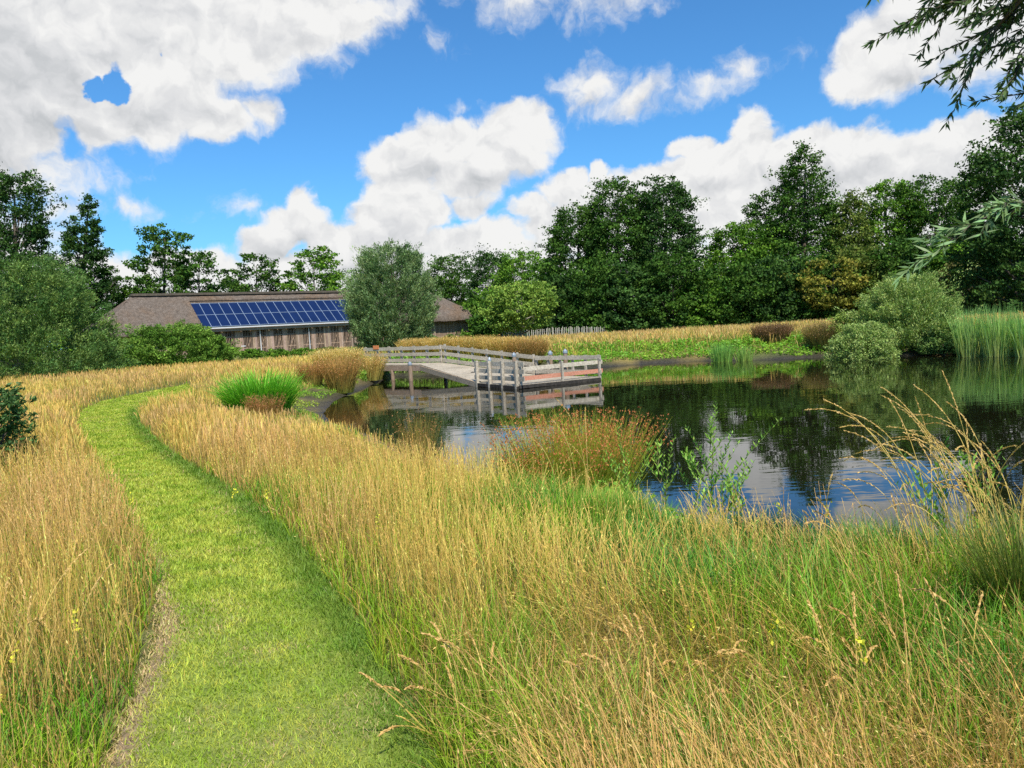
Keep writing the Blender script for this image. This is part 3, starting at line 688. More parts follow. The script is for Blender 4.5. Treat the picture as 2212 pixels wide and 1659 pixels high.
# ------------------------------------------------------------------ jetty
A_ = np.array([-1.55, 33.35]); B_ = np.array([.25, 30.7]); C_ = np.array([3.81, 33.01]); E_ = np.array([1.15, 35.75])
F1 = np.array([-4.6, 39.3]); F1b = np.array([-3.55, 40.3]); F0 = np.array([-9.4, 43.9]); F0b = np.array([-8.3, 45.0])
ZW, ZP = .82, .16
jetty = empty('wooden_jetty', (-1, 35, 0), 'grey wooden jetty with plank ramp down to a railed floating platform', 'jetty')
def P3(p, z): return np.array([p[0], p[1], z])
def deck(quad, zs, name, nb, th=.045):
    mb = MB(); (a, b, c_, d) = [P3(q, z) for q, z in zip(quad, zs)]
    r_ = random.Random(nb)
    for k in range(nb):
        t0, t1 = k/nb+.04/nb, (k+1)/nb-.04/nb; tt_ = r_.uniform(.85, 1.12)
        p = [a*(1-t0)+b*t0, a*(1-t1)+b*t1, d*(1-t1)+c_*t1, d*(1-t0)+c_*t0]; dz_ = r_.uniform(-.004, .004)
        V = [q+bz*dz_ for q in p]+[q-bz*th for q in p]
        mb.add(V, [(3, 2, 1, 0), (4, 5, 6, 7), (0, 1, 5, 4), (1, 2, 6, 5), (2, 3, 7, 6), (3, 0, 4, 7)], (tt_*.95, tt_*.93, tt_*.9))
    return mb.build(name, M_grey, jetty)
deck([F0, F1, F1b, F0b], [ZW]*4, 'walkway_deck', 44)
deck([F1, A_*.995+F1*.005, E_*.995+F1b*.005, F1b], [ZW+.004, ZP+.05, ZP+.05, ZW+.004], 'ramp_deck', 44)
deck([A_, B_, C_, E_], [ZP]*4, 'platform_deck', 24)
# support beams
mb = MB(); mb.beam(P3(F0, ZW-.19), P3(F1, ZW-.19), .08, .27); mb.build('walkway_beam', M_beam, jetty)
mb = MB(); mb.beam(P3(F0b, ZW-.19), P3(F1b, ZW-.19), .08, .27); mb.build('walkway_beam', M_beam, jetty)
mb = MB(); mb.beam(P3(F1, ZW-.18), P3(A_, ZP-.07), .08, .24, (1.1, .95, .8)); mb.build('ramp_beam', M_grey, jetty)
mb = MB(); mb.beam(P3(F1b, ZW-.19), P3(E_, ZP-.12), .08, .24); mb.build('ramp_beam', M_beam, jetty)
mb = MB()
Q_ = [P3(q, 0) for q in (A_, B_, C_, E_)]; cen = sum(Q_)/4
for (q0, q1) in ((0, 1), (1, 2), (2, 3), (3, 0)): mb.beam((Q_[q0]*.985+cen*.015)+bz*.09, (Q_[q1]*.985+cen*.015)+bz*.045, .16, .13)
for k in range(1, 6):
    t_ = k/6; mb.beam(Q_[0]*(1-t_)+Q_[1]*t_+bz*.08, Q_[3]*(1-t_)+Q_[2]*t_+bz*.04, .3, .12)
mb.build('float', M_dark, jetty)
# piles with zinc caps
def pile(p, z0, z1, r_, capped=True, mat=M_pile):
    mb = MB(); mb.tube([P3(p, z0), P3(p, (z0+z1)/2), P3(p, z1)], r_, 10); o = mb.build('pile', mat, jetty, smooth=False)
    if capped:
        mb = MB(); mb.tube([P3(p, z1-.07), P3(p, z1+.02)], r_+.015, 10); mb.tube([P3(p, z1+.02), P3(p, z1+.12)], [r_+.015, .02], 10)
        mb.build('cap', M_metal, o)
dF = (F1-F0)/np.linalg.norm(F1-F0)
pile(F1-dF*.65+np.array([-.10, -.10]), -.8, ZW+.05, .11)
pile(F1b+np.array([.1, .0]), -.8, ZW-.06, .10, False); pile(F0*.35+F1*.65, -.5, ZW-.3, .10, False)
pile((F1*.35+A_*.65)+np.array([.8, .9]), -.8, .45, .09, False, M_dark); pile(F1b*.5+E_*.5, -.8, .42, .09, False, M_dark)
eD = (C_-E_)/np.linalg.norm(C_-E_)
pile(E_*.80+C_*.20+np.array([.14, .14]), -.8, ZP+1.02, .10); pile(E_*.56+C_*.44+np.array([.14, .14]), -.8, ZP+1.08, .10)
aD = (B_-A_)/np.linalg.norm(B_-A_); oAB = np.array([-aD[1], aD[0]])
if np.dot(oAB, B_-C_) < 0: oAB = -oAB
pile(A_+aD*.75+oAB*-.28, -.8, ZP+.98, .07); pile(A_+(B_-A_)*.02+(E_-A_)*.62, -.8, ZP+1.05, .09)
mb = MB(); mb.beam(P3(F1*.3+A_*.7, .34), P3(F1*.1+A_*.9, -.3)+np.array([.8, .6, 0]), .12, .12); mb.beam(P3(F1*.3+A_*.7, .34)+np.array([1.2, 1.0, 0]), P3(A_, -.3)+np.array([1.3, .9, 0]), .12, .12); mb.build('brace', M_dark, jetty)
# railings
def rail_run(a, b, za, zb, nposts, heights, ext=(.15, .15), hpost=1.0, side=None, post_t=None, mats=None, pw_=.09, zdown=.12, rh=.18):
    a = np.asarray(a); b = np.asarray(b); d = (b-a)/np.linalg.norm(b-a); s_ = np.array([-d[1], d[0]]) if side is None else side
    for k in range(nposts):
        t_ = (post_t[k] if post_t else k/(nposts-1)); p = a*(1-t_)+b*t_; z = za*(1-t_)+zb*t_; tt_ = random.uniform(.85, 1.1)
        tilt = random.uniform(-.01, .01)
        MB().beam(P3(p, z-zdown), P3(p+d*tilt, z+hpost), pw_, pw_, (tt_, tt_, tt_), up=(d[0], d[1], 0)).build('railing_post', M_grey, jetty)
    for i, h_ in enumerate(heights):
        tt_ = random.uniform(.95, 1.2); off = s_*(pw_/2+.022)
        pa = P3(a-d*ext[0]+off, za+h_); pb = P3(b+d*ext[1]+off, zb+h_)
        m_ = mats[i] if mats else M_grey
        o = MB().beam(pa, pb, .036, rh, (tt_, tt_*.99, tt_*.97)).build('rail', m_, jetty)
        if m_ is M_red: o['label'] = 'new reddish timber rail'
fs = np.array([dF[1], -dF[0]]);  fs = fs if fs[1] < 0 else -fs
off_b = (F0b-F0)/np.linalg.norm(F0b-F0)*-.08
rail_run(F0b+off_b, F1b+off_b, ZW, ZW, 7, (.14, .46, .79), (.1, .12), .92, fs, pw_=.11)
rd = (E_-F1b)/np.linalg.norm(E_-F1b); rs = np.array([rd[1], -rd[0]]); rs = rs if rs[1] < 0 else -rs
rail_run(F1b+rd*.25, E_-rd*.12, ZW, ZP+.04, 7, (.14, .48, .82), (.28, .05), .95, rs)
es = np.array([eD[1], -eD[0]]); es = es if es[1] < 0 else -es
rail_run(E_+eD*.06, C_-eD*.08, ZP, ZP, 6, (.2, .82), (.02, .18), .93, es)
rail_run(A_+aD*.12, B_-aD*.12, ZP, ZP, 4, (.24, .53, .83), (.32, .45), .96, -oAB, pw_=.12, zdown=.16)
cD = (C_-B_)/np.linalg.norm(C_-B_); cs = np.array([cD[1], -cD[0]]); cs = cs if cs[1] < 0 else -cs
rail_run(B_+cD*.05, C_-cD*.05, ZP, ZP, 3, (.24, .62), (-.25, .22), .80, -cs, post_t=[.02, .52, 1.0], mats=[M_red, M_grey], rh=.17)
a = P3(F0b+off_b+fs*.13+dF*.9, ZW+.90); MB().beam(a, a+P3(dF, 0)*.52, .02, .22).build('orange_board', M_orange)
tag(bpy.data.objects['orange_board'], 'small orange board fixed to the top rail at the land end of the jetty', 'sign')

# ------------------------------------------------------------------ trees and shrubs
def nlump(az_, h_, seed, k=3.): return fbm(az_*k/2+10, h_*k, 1.0, seed, 3)
def tree(name, label, px, ybase, ytop, hw, D, cols, prof='oval', n=14000, leaf=(.26, .17), seed=1, low=.12, clump=.55, trunk=True, tr=.16, cat='tree', group=None, flat=.6, up=.0, dens_in=.35, mat=None, bark=None, lean=0., depth=1.0, asp=None, nclump=None, lumpa=1., zb=None, spread=.9, spray=1.0):
    """tapered trunk and limbs under a crown of many small leaves gathered in sprays"""
    global rng
    rs_ = np.random.default_rng(seed); Pt = atd(px, ytop, D); R = hw/F*D; x0, y0 = atd(px, 720, D)[:2]
    if lean: x0 = x0-lean*R
    z0 = gz1(x0, y0) if zb is None else zb
    H = Pt[2]-z0; base = np.array([x0, y0, z0]); top = np.array([Pt[0], Pt[1], Pt[2]])
    n = int(n*1.3); nc = nclump or int(max(60, n/55)); hh = rs_.random(nc*3)
    fn = {'oval': lambda t: np.sqrt(np.clip(1-((t-.45)/.56)**2, 0, 1)), 'cone': lambda t: np.where(t < .3, .75+.25*t/.3, np.clip(1-((t-.3)/.7)**1.15, 0, 1)*.93+.07),
          'dome': lambda t: np.sqrt(np.clip(1-t**2.4, 0, 1)), 'col': lambda t: np.where(t < .75, .9+.1*np.sin(t*6), np.sqrt(np.clip(1-((t-.75)/.26)**2, 0, 1))), 'egg': lambda t: np.clip(1-abs((t-.38)/.62)**2.2, 0, 1)**.6,
          'mound': lambda t: np.sqrt(np.clip(1-t**1.7, 0, 1))}[prof]
    azc = rs_.uniform(0, 2*pi, nc*3); pr = fn(hh); keep_ = rs_.random(nc*3) < pr/pr.max(); hh, azc, pr = hh[keep_][:nc], azc[keep_][:nc], pr[keep_][:nc]; nc = len(hh)
    lump = 1+lumpa*(.95*nlump(azc, hh*3, seed)-.45)
    rad = .93*R*np.clip(pr*lump, .05, 1.2)*np.sqrt(dens_in+(1-dens_in)*rs_.random(nc))
    hz = low+(1-low)*hh
    hz = hz*(1+(nlump(azc+5, hh, seed+3, 2)-.5)*.10)
    axis_ = np.stack([base[0]+(top[0]-base[0])*hz**1.2, base[1]+(top[1]-base[1])*hz, base[2]+H*hz], -1)
    cen_ = axis_+np.stack([np.cos(azc)*rad, np.sin(azc)*rad*depth, 0*rad], -1)
    outd = np.stack([np.cos(azc), np.sin(azc), np.full(nc, .25+up)], -1); outd /= np.linalg.norm(outd, axis=1)[:, None]
    idx = rs_.integers(0, nc, n); rc = clump*rs_.lognormal(0, .25, nc)
    tp = rs_.random(n)**.85; spr = (1.0+1.6*rs_.random(nc)**2)*spray
    P = cen_[idx]+outd[idx]*(tp*rc[idx]*spr[idx]-.3*rc[idx])[:, None]+rs_.normal(size=(n, 3))*(rc[idx]*(.62-.42*tp))[:, None]*np.array([1, 1, flat])
    P[:, 2] = np.maximum(P[:, 2], z0+.05)
    Dv = outd[idx]*(.5+up)+rs_.normal(size=(n, 3))*spread; Dv[:, 2] -= .15-up; Dv /= np.linalg.norm(Dv, axis=1)[:, None]
    cA = np.asarray(cols[0]); cB = np.asarray(cols[-1]); wc = rs_.random(nc)**1.3
    cc = (cA*(1-wc[:, None])+cB*wc[:, None])[idx]*rs_.lognormal(0, .22, (n, 1))*rs_.lognormal(0, .06, (n, 3))
    L = rs_.uniform(.7, 1.3, n)*leaf[0]; Wd = rs_.uniform(.7, 1.3, n)*leaf[1]
    root = empty(name, base, label, cat, group)
    cb = MB(); quads(cb, P, Dv, L, Wd, np.clip(cc, .004, .8), rs_.normal(size=(n, 3))+np.array([0, 0, .8]))
    cb.build('crown', mat or M_leaf, root)
    if trunk:
        tb = MB(); t_ = np.linspace(0, 1, 12); wob = (rs_.random(3)-.5)*.5
        TP = np.stack([base[0]+(top[0]-base[0])*t_**1.2+wob[0]*np.sin(t_*5)*.5*min(1, R/3), base[1]+(top[1]-base[1])*t_+wob[1]*np.sin(t_*4)*.5*min(1, R/3), base[2]-.2+(H*.9+.2)*t_], -1)
        tb.tube(TP, tr*H/12*(1.25-t_*1.12)+.02, 8)
        for k in rs_.permutation(nc)[:min(nc, 46)]:
            tt_ = np.clip(hz[k]-rs_.uniform(.08, .2), .06, .92); i = tt_*11; i0 = int(i); s0 = TP[i0]+(TP[min(i0+1, 11)]-TP[i0])*(i-i0); e = cen_[k]
            mid = (s0+e)/2+np.array([0, 0, -.08*np.linalg.norm(e-s0)+rs_.normal()*.15]); tb.tube([s0, mid, e], [tr*H/12*(1.1-tt_)*.42+.012, tr*.2*H/12*(1.1-tt_)+.012, .01], 6)
        tb.build('trunk', bark or M_bark, root, smooth=True)
    return root
DK = [(.030, .076, .012), (.085, .17, .022)]; DK2 = [(.024, .062, .014), (.068, .135, .026)]; MG = [(.055, .13, .014), (.15, .28, .026)]; YG = [(.085, .125, .022), (.16, .20, .035)]; OL = [(.15, .16, .025), (.30, .27, .045)]
WI = [(.10, .18, .06), (.25, .33, .13)]; GG = [(.070, .15, .036), (.21, .30, .07)]; LG = [(.18, .27, .06), (.38, .46, .14)]
WG = 'trees of the dark wood beyond the pond'
wood = [ # px, ytop, hw, D, cols, prof, n, seed, low, extra label
 (975, 552, 52, 128, DK, 'oval', 9000, 11, .25, 'small round dark tree above the right end of the thatched roof'),
 (1062, 548, 46, 118, DK2, 'oval', 9000, 12, .05, 'dark bushy tree right of the round one above the barn end'),
 (1128, 540, 48, 108, MG, 'oval', 6500, 13, .22, 'thin airy tree with sky gaps left of the tallest alders'),
 (1248, 440, 62, 96, DK, 'egg', 17000, 14, .03, 'tall dark alder with a low shoulder, first of the tall group'),
 (1335, 382, 66, 94, DK, 'egg', 20000, 15, .03, 'tall dark alder with ragged twin tip in the middle of the wood'),
 (1438, 386, 66, 92, DK2, 'egg', 20000, 16, .03, 'tall dark alder just left of the sky gap in the wood'),
 (1585, 485, 66, 94, MG, 'oval', 13000, 17, .02, 'lower green tree just right of the sky gap in the wood'),
 (1655, 430, 58, 98, DK, 'oval', 12000, 18, .05, 'dark tree filling the left shoulder of the highest pointed tree'),
 (1738, 312, 92, 96, DK, 'cone', 26000, 19, .03, 'highest tree of the wood with a pointed top'),
 (1838, 418, 54, 92, YG, 'cone', 11000, 20, .05, 'yellowish green tree right of the highest pointed tree'),
 (1915, 398, 60, 94, MG, 'oval', 14000, 21, .05, 'mid green tree between the yellowish tree and the broad one'),
 (2022, 388, 82, 92, DK, 'oval', 20000, 22, .05, 'broad green tree left of the big dark tree at the edge'),
 (2330, 330, 130, 82, DK2, 'oval', 12000, 23, .05, 'dark tree behind the big one at the right edge'),
]
for (px, yt, hw, D, cols, prof, n, sd_, low, lab) in wood:
    tree('wood_tree', lab, px, 700, yt, hw*1.06, D, cols, prof, int(n*1.4), (.28, .20), sd_, low, .85, group=WG, tr=.2)
tree('wood_tree', 'huge dark tree towering at the right edge of the photo', 2245, 700, 235, 165, 50, DK2, 'egg', 42000, (.22, .14), 24, .02, .62, group=WG, tr=.3, dens_in=.25)
UG = 'bushes along the foot of the dark wood'
und = [(955, 600, 50, 128, MG), (1058, 625, 46, 104, MG), (1100, 640, 60, 92, DK), (1175, 560, 60, 100, MG), (1215, 600, 65, 86, DK2), (1290, 560, 70, 84, DK), (1370, 575, 75, 83, DK2), (1455, 545, 75, 82, DK), (1530, 600, 65, 82, MG),
 (1600, 570, 75, 81, DK), (1680, 560, 75, 80, DK2), (1760, 555, 75, 79, DK), (1850, 540, 75, 78, YG), (1930, 530, 75, 77, DK), (2010, 520, 75, 76, DK2), (2090, 510, 75, 70, MG), (2190, 520, 90, 62, DK2), (2300, 500, 90, 60, DK)]
whr = ['behind the end of the thatched roof', 'between barn end and pale young tree', 'behind the pale young tree', 'right behind the pale young tree', 'above the left end of the picket fence', 'above the picket fence, darker than its neighbours', 'above the right end of the picket fence',
 'under the two tall alders', 'under the sky gap in the wood', 'right of the sky gap', 'left below the highest tree', 'straight below the highest tree', 'with olive tint', 'over the left of the grey willow bush', 'over the right of the grey willow bush', 'right of the grey willow bush', 'behind the cattails', 'at the right edge behind the cattails']
for i, (px, yt, hw, D, cols) in enumerate(und):
    tree('wood_bush', 'leafy dark green bush at the wood edge '+whr[i], px, 700, yt, hw, D, cols, 'dome', 10000, (.30, .21), 60+i, .0, .75, trunk=(i in (7, 8)), group=UG, cat='bush')
tree('autumn_tree', 'olive and ochre tinted tree standing out against the dark wood', 1800, 700, 560, 58, 76, OL, 'oval', 6000, (.26, .18), 90, .18, .6, dens_in=.5)
tree('autumn_tree', 'faint yellow tree between the dark bushes and the grey willow bush', 2085, 700, 570, 50, 60, [(.10, .10, .03), (.15, .14, .04)], 'oval', 6000, (.2, .14), 91, .05, .5)
tree('young_tree', 'pale green young tree with a thin bare grey trunk before the wood', 1126, 716, 612, 72, 64, [(.13, .22, .035), (.27, .38, .065)], 'oval', 15000, (.20, .12), 92, .24, .42, bark=M_barkl, tr=.30)
# trees at the left, behind and beside the barn
LT = 'trees left of and behind the barn'
tree('alder_tree', 'tall feathery dark tree at the left edge of the photo', 30, 760, 378, 74, 58, DK2, 'col', 24000, (.22, .12), 101, .12, .5, group=LT, flat=.75, dens_in=.2, tr=.25)
tree('alder_tree', 'dark layered tree with a crown leaning to the right', 185, 760, 428, 74, 98, DK2, 'cone', 24000, (.30, .18), 102, .10, .55, group=LT, flat=.7, dens_in=.2, lean=.2, tr=.25)
tree('alder_tree', 'airy oak like tree with bare limbs just left above the ridge', 352, 700, 486, 66, 100, DK, 'oval', 8500, (.36, .24), 103, .16, .7, group=LT, dens_in=.15)
tree('alder_tree', 'lower right companion of the airy tree above the ridge', 428, 700, 548, 50, 100, DK, 'oval', 5000, (.36, .24), 104, .22, .7, group=LT, dens_in=.2)
tree('alder_tree', 'small ragged dark tree above the middle of the ridge', 552, 700, 552, 58, 112, DK, 'oval', 6500, (.36, .24), 105, .15, .75, group=LT, dens_in=.2)
tree('alder_tree', 'ragged green tree above the ridge beside the round willow', 678, 700, 542, 64, 112, MG, 'oval', 9000, (.36, .24), 106, .1, .75, group=LT, dens_in=.25)
for i, (px, yt, hw, D, w_) in enumerate([(105, 590, 100, 92, 'below the leaning layered tree'), (225, 612, 70, 102, 'behind the left hip of the roof'), (300, 598, 65, 104, 'left of the airy oak like tree'), (490, 612, 60, 118, 'in the gap above the ridge'), (740, 585, 70, 118, 'behind the round willow'), (850, 600, 90, 120, 'behind the right side of the round willow'), (-60, 560, 120, 66, 'at the far left edge')]):
    tree('hedge_tree', 'dense low green tree '+w_, px, 740, yt, hw, D, MG if i in (0, 2, 4) else DK, 'dome', 9000, (.30, .2), 110+i, .0, .8, trunk=False, group='low trees behind the barn')
# willow beside the jetty
tree('willow_tree', 'round grey green willow between the barn and the jetty', 845, 752, 538, 92, 52, WI, 'oval', 72000, (.19, .045), 120, .03, .36, flat=.9, up=.55, mat=M_leafg, tr=.28, dens_in=.35, spread=.55, nclump=700, lumpa=.45, spray=1.4)
# big willow scrub on the left
tree('willow_bush', 'large grey green willow thicket at the left edge before the tall trees', 40, 815, 560, 190, 44, GG, 'mound', 80000, (.17, .05), 121, .0, .45, flat=.7, up=.4, spray=1.0, mat=M_leafg, trunk=False, cat='bush', spread=.6, nclump=1100, dens_in=.5)
tree('laurel_mound', 'low rounded bright green bush in front of the left barn wall', 368, 782, 706, 125, 56, [(.075, .16, .02), (.20, .33, .05)], 'mound', 52000, (.17, .07), 122, .0, .34, flat=.8, up=.3, trunk=False, cat='bush', spread=.7, nclump=600, dens_in=.6)
# far bank willow bush and its low companions
SB = 'willow bushes on the far bank'
tree('willow_bush', 'rounded pale grey green willow bush on the far bank', 1965, 768, 606, 84, 38.5, LG, 'mound', 42000, (.13, .042), 123, .0, .3, flat=.8, up=.5, spray=1.8, mat=M_leafg, trunk=False, cat='bush', spread=.6, nclump=600, dens_in=.5, group=SB)
tree('willow_bush', 'low spreading willow bush at the waterline left of the rounded one', 1868, 770, 700, 66, 37.2, LG, 'mound', 20000, (.12, .04), 124, .0, .25, flat=.7, up=.3, mat=M_leafg, trunk=False, cat='bush', nclump=400, dens_in=.5, group=SB)
tree('willow_bush', 'yellow green bush behind the low willow at the waterline', 1850, 760, 680, 44, 40.5, [(.2, .28, .05), (.3, .38, .08)], 'mound', 12000, (.13, .05), 125, .0, .25, flat=.7, up=.3, mat=M_leafg, trunk=False, cat='bush', nclump=250, dens_in=.5, group=SB)
tree('willow_bush', 'low dark green bush behind the wooden stakes', 2035, 768, 708, 46, 36.8, GG, 'mound', 14000, (.12, .045), 126, .0, .25, flat=.7, up=.3, mat=M_leafg, trunk=False, cat='bush', nclump=250, dens_in=.5, group=SB)
# clipped bushes at the barn wall, hedge behind the jetty
for i, (px, yt, hw, D, lab) in enumerate([(598, 755, 20, 66, 'small rounded bush before the first downpipe of the barn'), (655, 754, 24, 67, 'small clipped bush in the middle of the slatted wall'), (540, 756, 22, 68, 'flat hedge piece beside the large green mound'), (705, 752, 18, 69, 'yellowish clipped bush near the second downpipe')]):
    tree('clipped_bush', lab, px, 770, yt, hw, D, MG if i != 3 else YG, 'mound', 3000, (.14, .09), 130+i, .0, .2, trunk=False, cat='bush', group='clipped bushes along the barn wall', dens_in=.5)
hb = MB(); n = 16000; u_ = rng.random(n); a = atd(880, 738, 60); b = atd(1000, 722, 66)
Pq = a[None]*(1-u_[:, None])+b[None]*u_[:, None]; Pq[:, 1] += rng.uniform(-1, 1, n); Pq[:, 2] = .9+rng.random(n)**.6*(1.0+.15*np.sin(u_*19)); dv = rng.normal(size=(n, 3)); dv /= np.linalg.norm(dv, axis=1)[:, None]
quads(hb, Pq, dv, np.full(n, .14), np.full(n, .10), jit((.10, .15, .03), n, .25)); tag(hb.build('hedge', M_leaf), 'low clipped hedge between the round willow and the barn end', 'hedge')

# ------------------------------------------------------------------ clumps of rush, iris, reed
def clump(name, label, px, py, z, hw, ytop, n, cbase, ctip, w=.006, spread=.5, bend=(0.1, .7), head=None, cat='rush clump', group=None, D=None, seg=4, hr=(.55, 1.), prof=None, dark=.55, tall_out=1.0):
    p = atz(px, py, z)if D is None else atd(px, py, D); Dd = p[1]; R = hw/F*Dd; x0, y0 = p[0], p[1]; zb = gz1(x0, y0) if D is not None or z is None else max(gz1(x0, y0), -.1)
    H = CZ-zb+ (atd(px, ytop, Dd)[2]-CZ)
    r_ = R*np.sqrt(rng.random(n))*.62; th = rng.uniform(0, 2*pi, n); X = x0+np.cos(th)*r_; Y = y0+np.sin(th)*r_*.8
    Z = np.full(n, zb-.03); hgt = H*rng.uniform(*hr, n)*1.06
    azm = np.arctan2(np.cos(th)*r_, np.sin(th)*r_)+rng.normal(0, .5, n)
    cb = jit(cbase, n, .2); ct = jit(ctip, n, .2)
    root_m = MB(); res = blades(root_m, X, Y, Z, hgt, rng.uniform(.7, 1.3, n)*w, azm, spread*(r_/R)*rng.uniform(.5, 1.3, n), rng.uniform(*bend, n)*.8, cb, ct, seg, prof)
    if head is None:
        o = root_m.build(name, M_grass, loc=(x0, y0, zb)); tag(o, label, cat, group); return o
    root = empty(name, (x0, y0, zb), label, cat, group); root_m.build('stems', M_grass, root)
    hc, nh, sz, frac, back = head; PX, PY, PZ = res[4]; hm = MB(); k = rng.random(n) < frac; PX, PY, PZ = PX[k], PY[k], PZ[k]
    for rep in range(nh):
        f_ = 1-back*rng.random(len(PX)); i = f_*(seg-.001); i0 = i.astype(int); fr = i-i0; ar = np.arange(len(PX))
        Pq = np.stack([v[ar, i0]*(1-fr)+v[ar, i0+1]*fr for v in (PX, PY, PZ)], -1)+rng.normal(0, sz[0]*.5, (len(PX), 3)); dv = rng.normal(size=(len(PX), 3))*.5+[0, 0, .7]; dv /= np.linalg.norm(dv, axis=1)[:, None]
        quads(hm, Pq, dv, np.full(len(PX), sz[0]), np.full(len(PX), sz[1]), jit(hc, len(PX), .25))
    hm.build('seed_sprays', M_grass, root); return root
RED = (.30, .12, .05); BRN = (.30, .19, .07); GLD = (.46, .32, .11)
# left bank
clump('iris_clump', 'lush bright green iris clump by the left bank with arching sword leaves', 562, 872, .75, 92, 786, 1500, (.07, .20, .015), (.20, .50, .035), .034, .6, (.3, 1.9), cat='iris clump', seg=6, hr=(.6, 1.0))
clump('rush_clump', 'small rusty rush clump in front of the bright green iris', 572, 885, .75, 42, 845, 500, (.12, .13, .02), (.42, .20, .06), .012, .5, head=((.34, .15, .06), 3, (.04, .02), .5, .3))
clump('rush_clump', 'rust brown rush clump left of the jetty, nearest the iris', 672, 822, .7, 34, 778, 1000, (.16, .19, .03), (.52, .27, .09), .018, .5, head=((.48, .23, .08), 2, (.06, .03), .5, .35), group='rush clumps')
clump('rush_clump', 'rust brown rush clump with dark tips beside the land end of the jetty', 735, 818, .7, 42, 764, 1300, (.16, .19, .03), (.54, .29, .09), .019, .5, head=((.50, .25, .09), 2, (.06, .03), .5, .35), group='rush clumps')
clump('tussock', 'golden grass tussock behind the rust brown rushes', 728, 795, .9, 66, 748, 2300, (.42, .36, .08), (.72, .50, .15), .022, .5, head=((.72, .50, .18), 3, (.08, .03), .6, .35), cat='tussock', group='golden tussocks')
clump('tussock', 'golden tussock under the round willow at the jetty start', 795, 790, .9, 45, 758, 900, (.36, .32, .07), (.62, .40, .12), .022, .5, head=((.6, .38, .14), 3, (.08, .03), .6, .35), cat='tussock', group='golden tussocks')
for i, (px, hw, D, yt, lab) in enumerate([(905, 52, 47.5, 728, 'golden tussock behind the middle of the walkway railing'), (965, 60, 46, 725, 'golden tussock behind the top of the ramp'), (1030, 62, 45, 723, 'golden tussock behind the middle of the ramp railing'), (1092, 56, 43.5, 725, 'orange brown tussock behind the lower ramp railing'), (1142, 46, 42.5, 728, 'dark tipped brown tussock at the right end of its row')]):
    clump('tussock', lab, px, 780, None, hw, yt, 3600, (.36, .32, .07) if i < 4 else (.20, .19, .03), (.66, .44, .12) if i < 4 else (.50, .30, .09), .026, .55, head=((.66, .42, .15) if i < 4 else (.45, .25, .09), 2, (.09, .03), .5, .4), cat='tussock', D=D, group='tussocks behind the jetty')
# far bank
clump('rush_clump', 'large dark brown rush clump on the far bank', 1668, 750, None, 52, 696, 2600, (.10, .12, .03), (.26, .15, .07), .022, .6, head=((.22, .12, .06), 3, (.07, .035), .7, .4), D=43.5, group='rush clumps')
clump('rush_clump', 'brown green rush clump beside the pale willow bushes', 1782, 752, None, 50, 692, 2200, (.13, .17, .03), (.28, .20, .07), .022, .6, head=((.26, .16, .07), 2, (.07, .035), .5, .4), D=41, group='rush clumps')
clump('rush_clump', 'tiny brown rush tuft in the far bank weeds', 1387, 760, None, 15, 730, 260, (.14, .13, .03), (.32, .19, .07), .02, .4, D=50, group='rush clumps')
clump('reed_clump', 'pale green reeds standing in the water at the far shore', 1560, 782, 0., 34, 735, 260, (.22, .36, .06), (.16, .34, .07), .03, .3, (0, .5), cat='reeds', group='far shore reeds')
clump('reed_clump', 'second tuft of pale green reeds in the water right of the first', 1608, 780, 0., 26, 742, 160, (.30, .38, .08), (.18, .34, .07), .03, .35, (0, .5), cat='reeds', group='far shore reeds')
for i, (px, hw, yt, lab) in enumerate([(2098, 40, 664, 'tall blue green cattail stand, left part'), (2160, 46, 656, 'tall blue green cattail stand with yellowed stem bases, middle part'), (2225, 44, 664, 'tall cattail stand cut by the right edge')]):
    clump('cattail_clump', lab, px, 752, None, hw, yt, 420, (.48, .48, .13), (.24, .44, .12), .034, .22, (0, .45), cat='cattails', D=34.5-i*.9, group='cattail stands', hr=(.6, 1.))
for i, (px, yt) in enumerate([(1720, 676), (1758, 672), (2000, 668)]):
    pass
# foreground
clump('rush_clump', 'large foreground rush clump with rust red seed heads against the water', 1240, 1052, .25, 165, 888, 2300, (.18, .31, .02), (.40, .40, .05), .011, .8, (.0, .35), head=((.50, .17, .06), 6, (.034, .015), .55, .18), seg=5, hr=(.55, 1.02))
clump('rush_clump', 'slender rush tuft rising from the meadow against the dark water', 905, 985, .45, 33, 882, 520, (.14, .17, .03), (.32, .24, .06), .0065, .4, (0, .3), head=((.38, .18, .07), 3, (.03, .012), .5, .3))
clump('grass_tuft', 'fresh bright green tuft beside the large rush clump', 1110, 1040, .3, 60, 935, 700, (.15, .26, .03), (.26, .38, .05), .006, .5, (.1, .8), cat='grass tuft')
clump('grass_tuft', 'blue green grass tuft at the near water edge below the saplings', 1640, 1160, .45, 120, 1098, 2400, (.10, .22, .03), (.20, .38, .05), .0055, .7, (.2, 1.2), cat='grass tuft', group='tufts along the near water edge')
clump('grass_tuft', 'blue green grass tuft at the near water edge below the open blue water', 1860, 1175, .45, 150, 1112, 3000, (.10, .22, .04), (.20, .37, .07), .0055, .7, (.2, 1.2), cat='grass tuft', group='tufts along the near water edge')
clump('grass_tuft', 'bright green grass tuft at the foot of the large rush clump', 1300, 1140, .6, 150, 1045, 3000, (.12, .24, .02), (.24, .38, .04), .0055, .8, (.2, 1.3), cat='grass tuft', group='tufts along the near water edge')
clump('grass_tuft', 'dark green tall tuft at the right edge of the photo', 2215, 1400, .8, 95, 1060, 900, (.05, .09, .015), (.17, .21, .04), .006, .55, (.1, 1.1), cat='grass tuft', group='tufts along the near water edge')

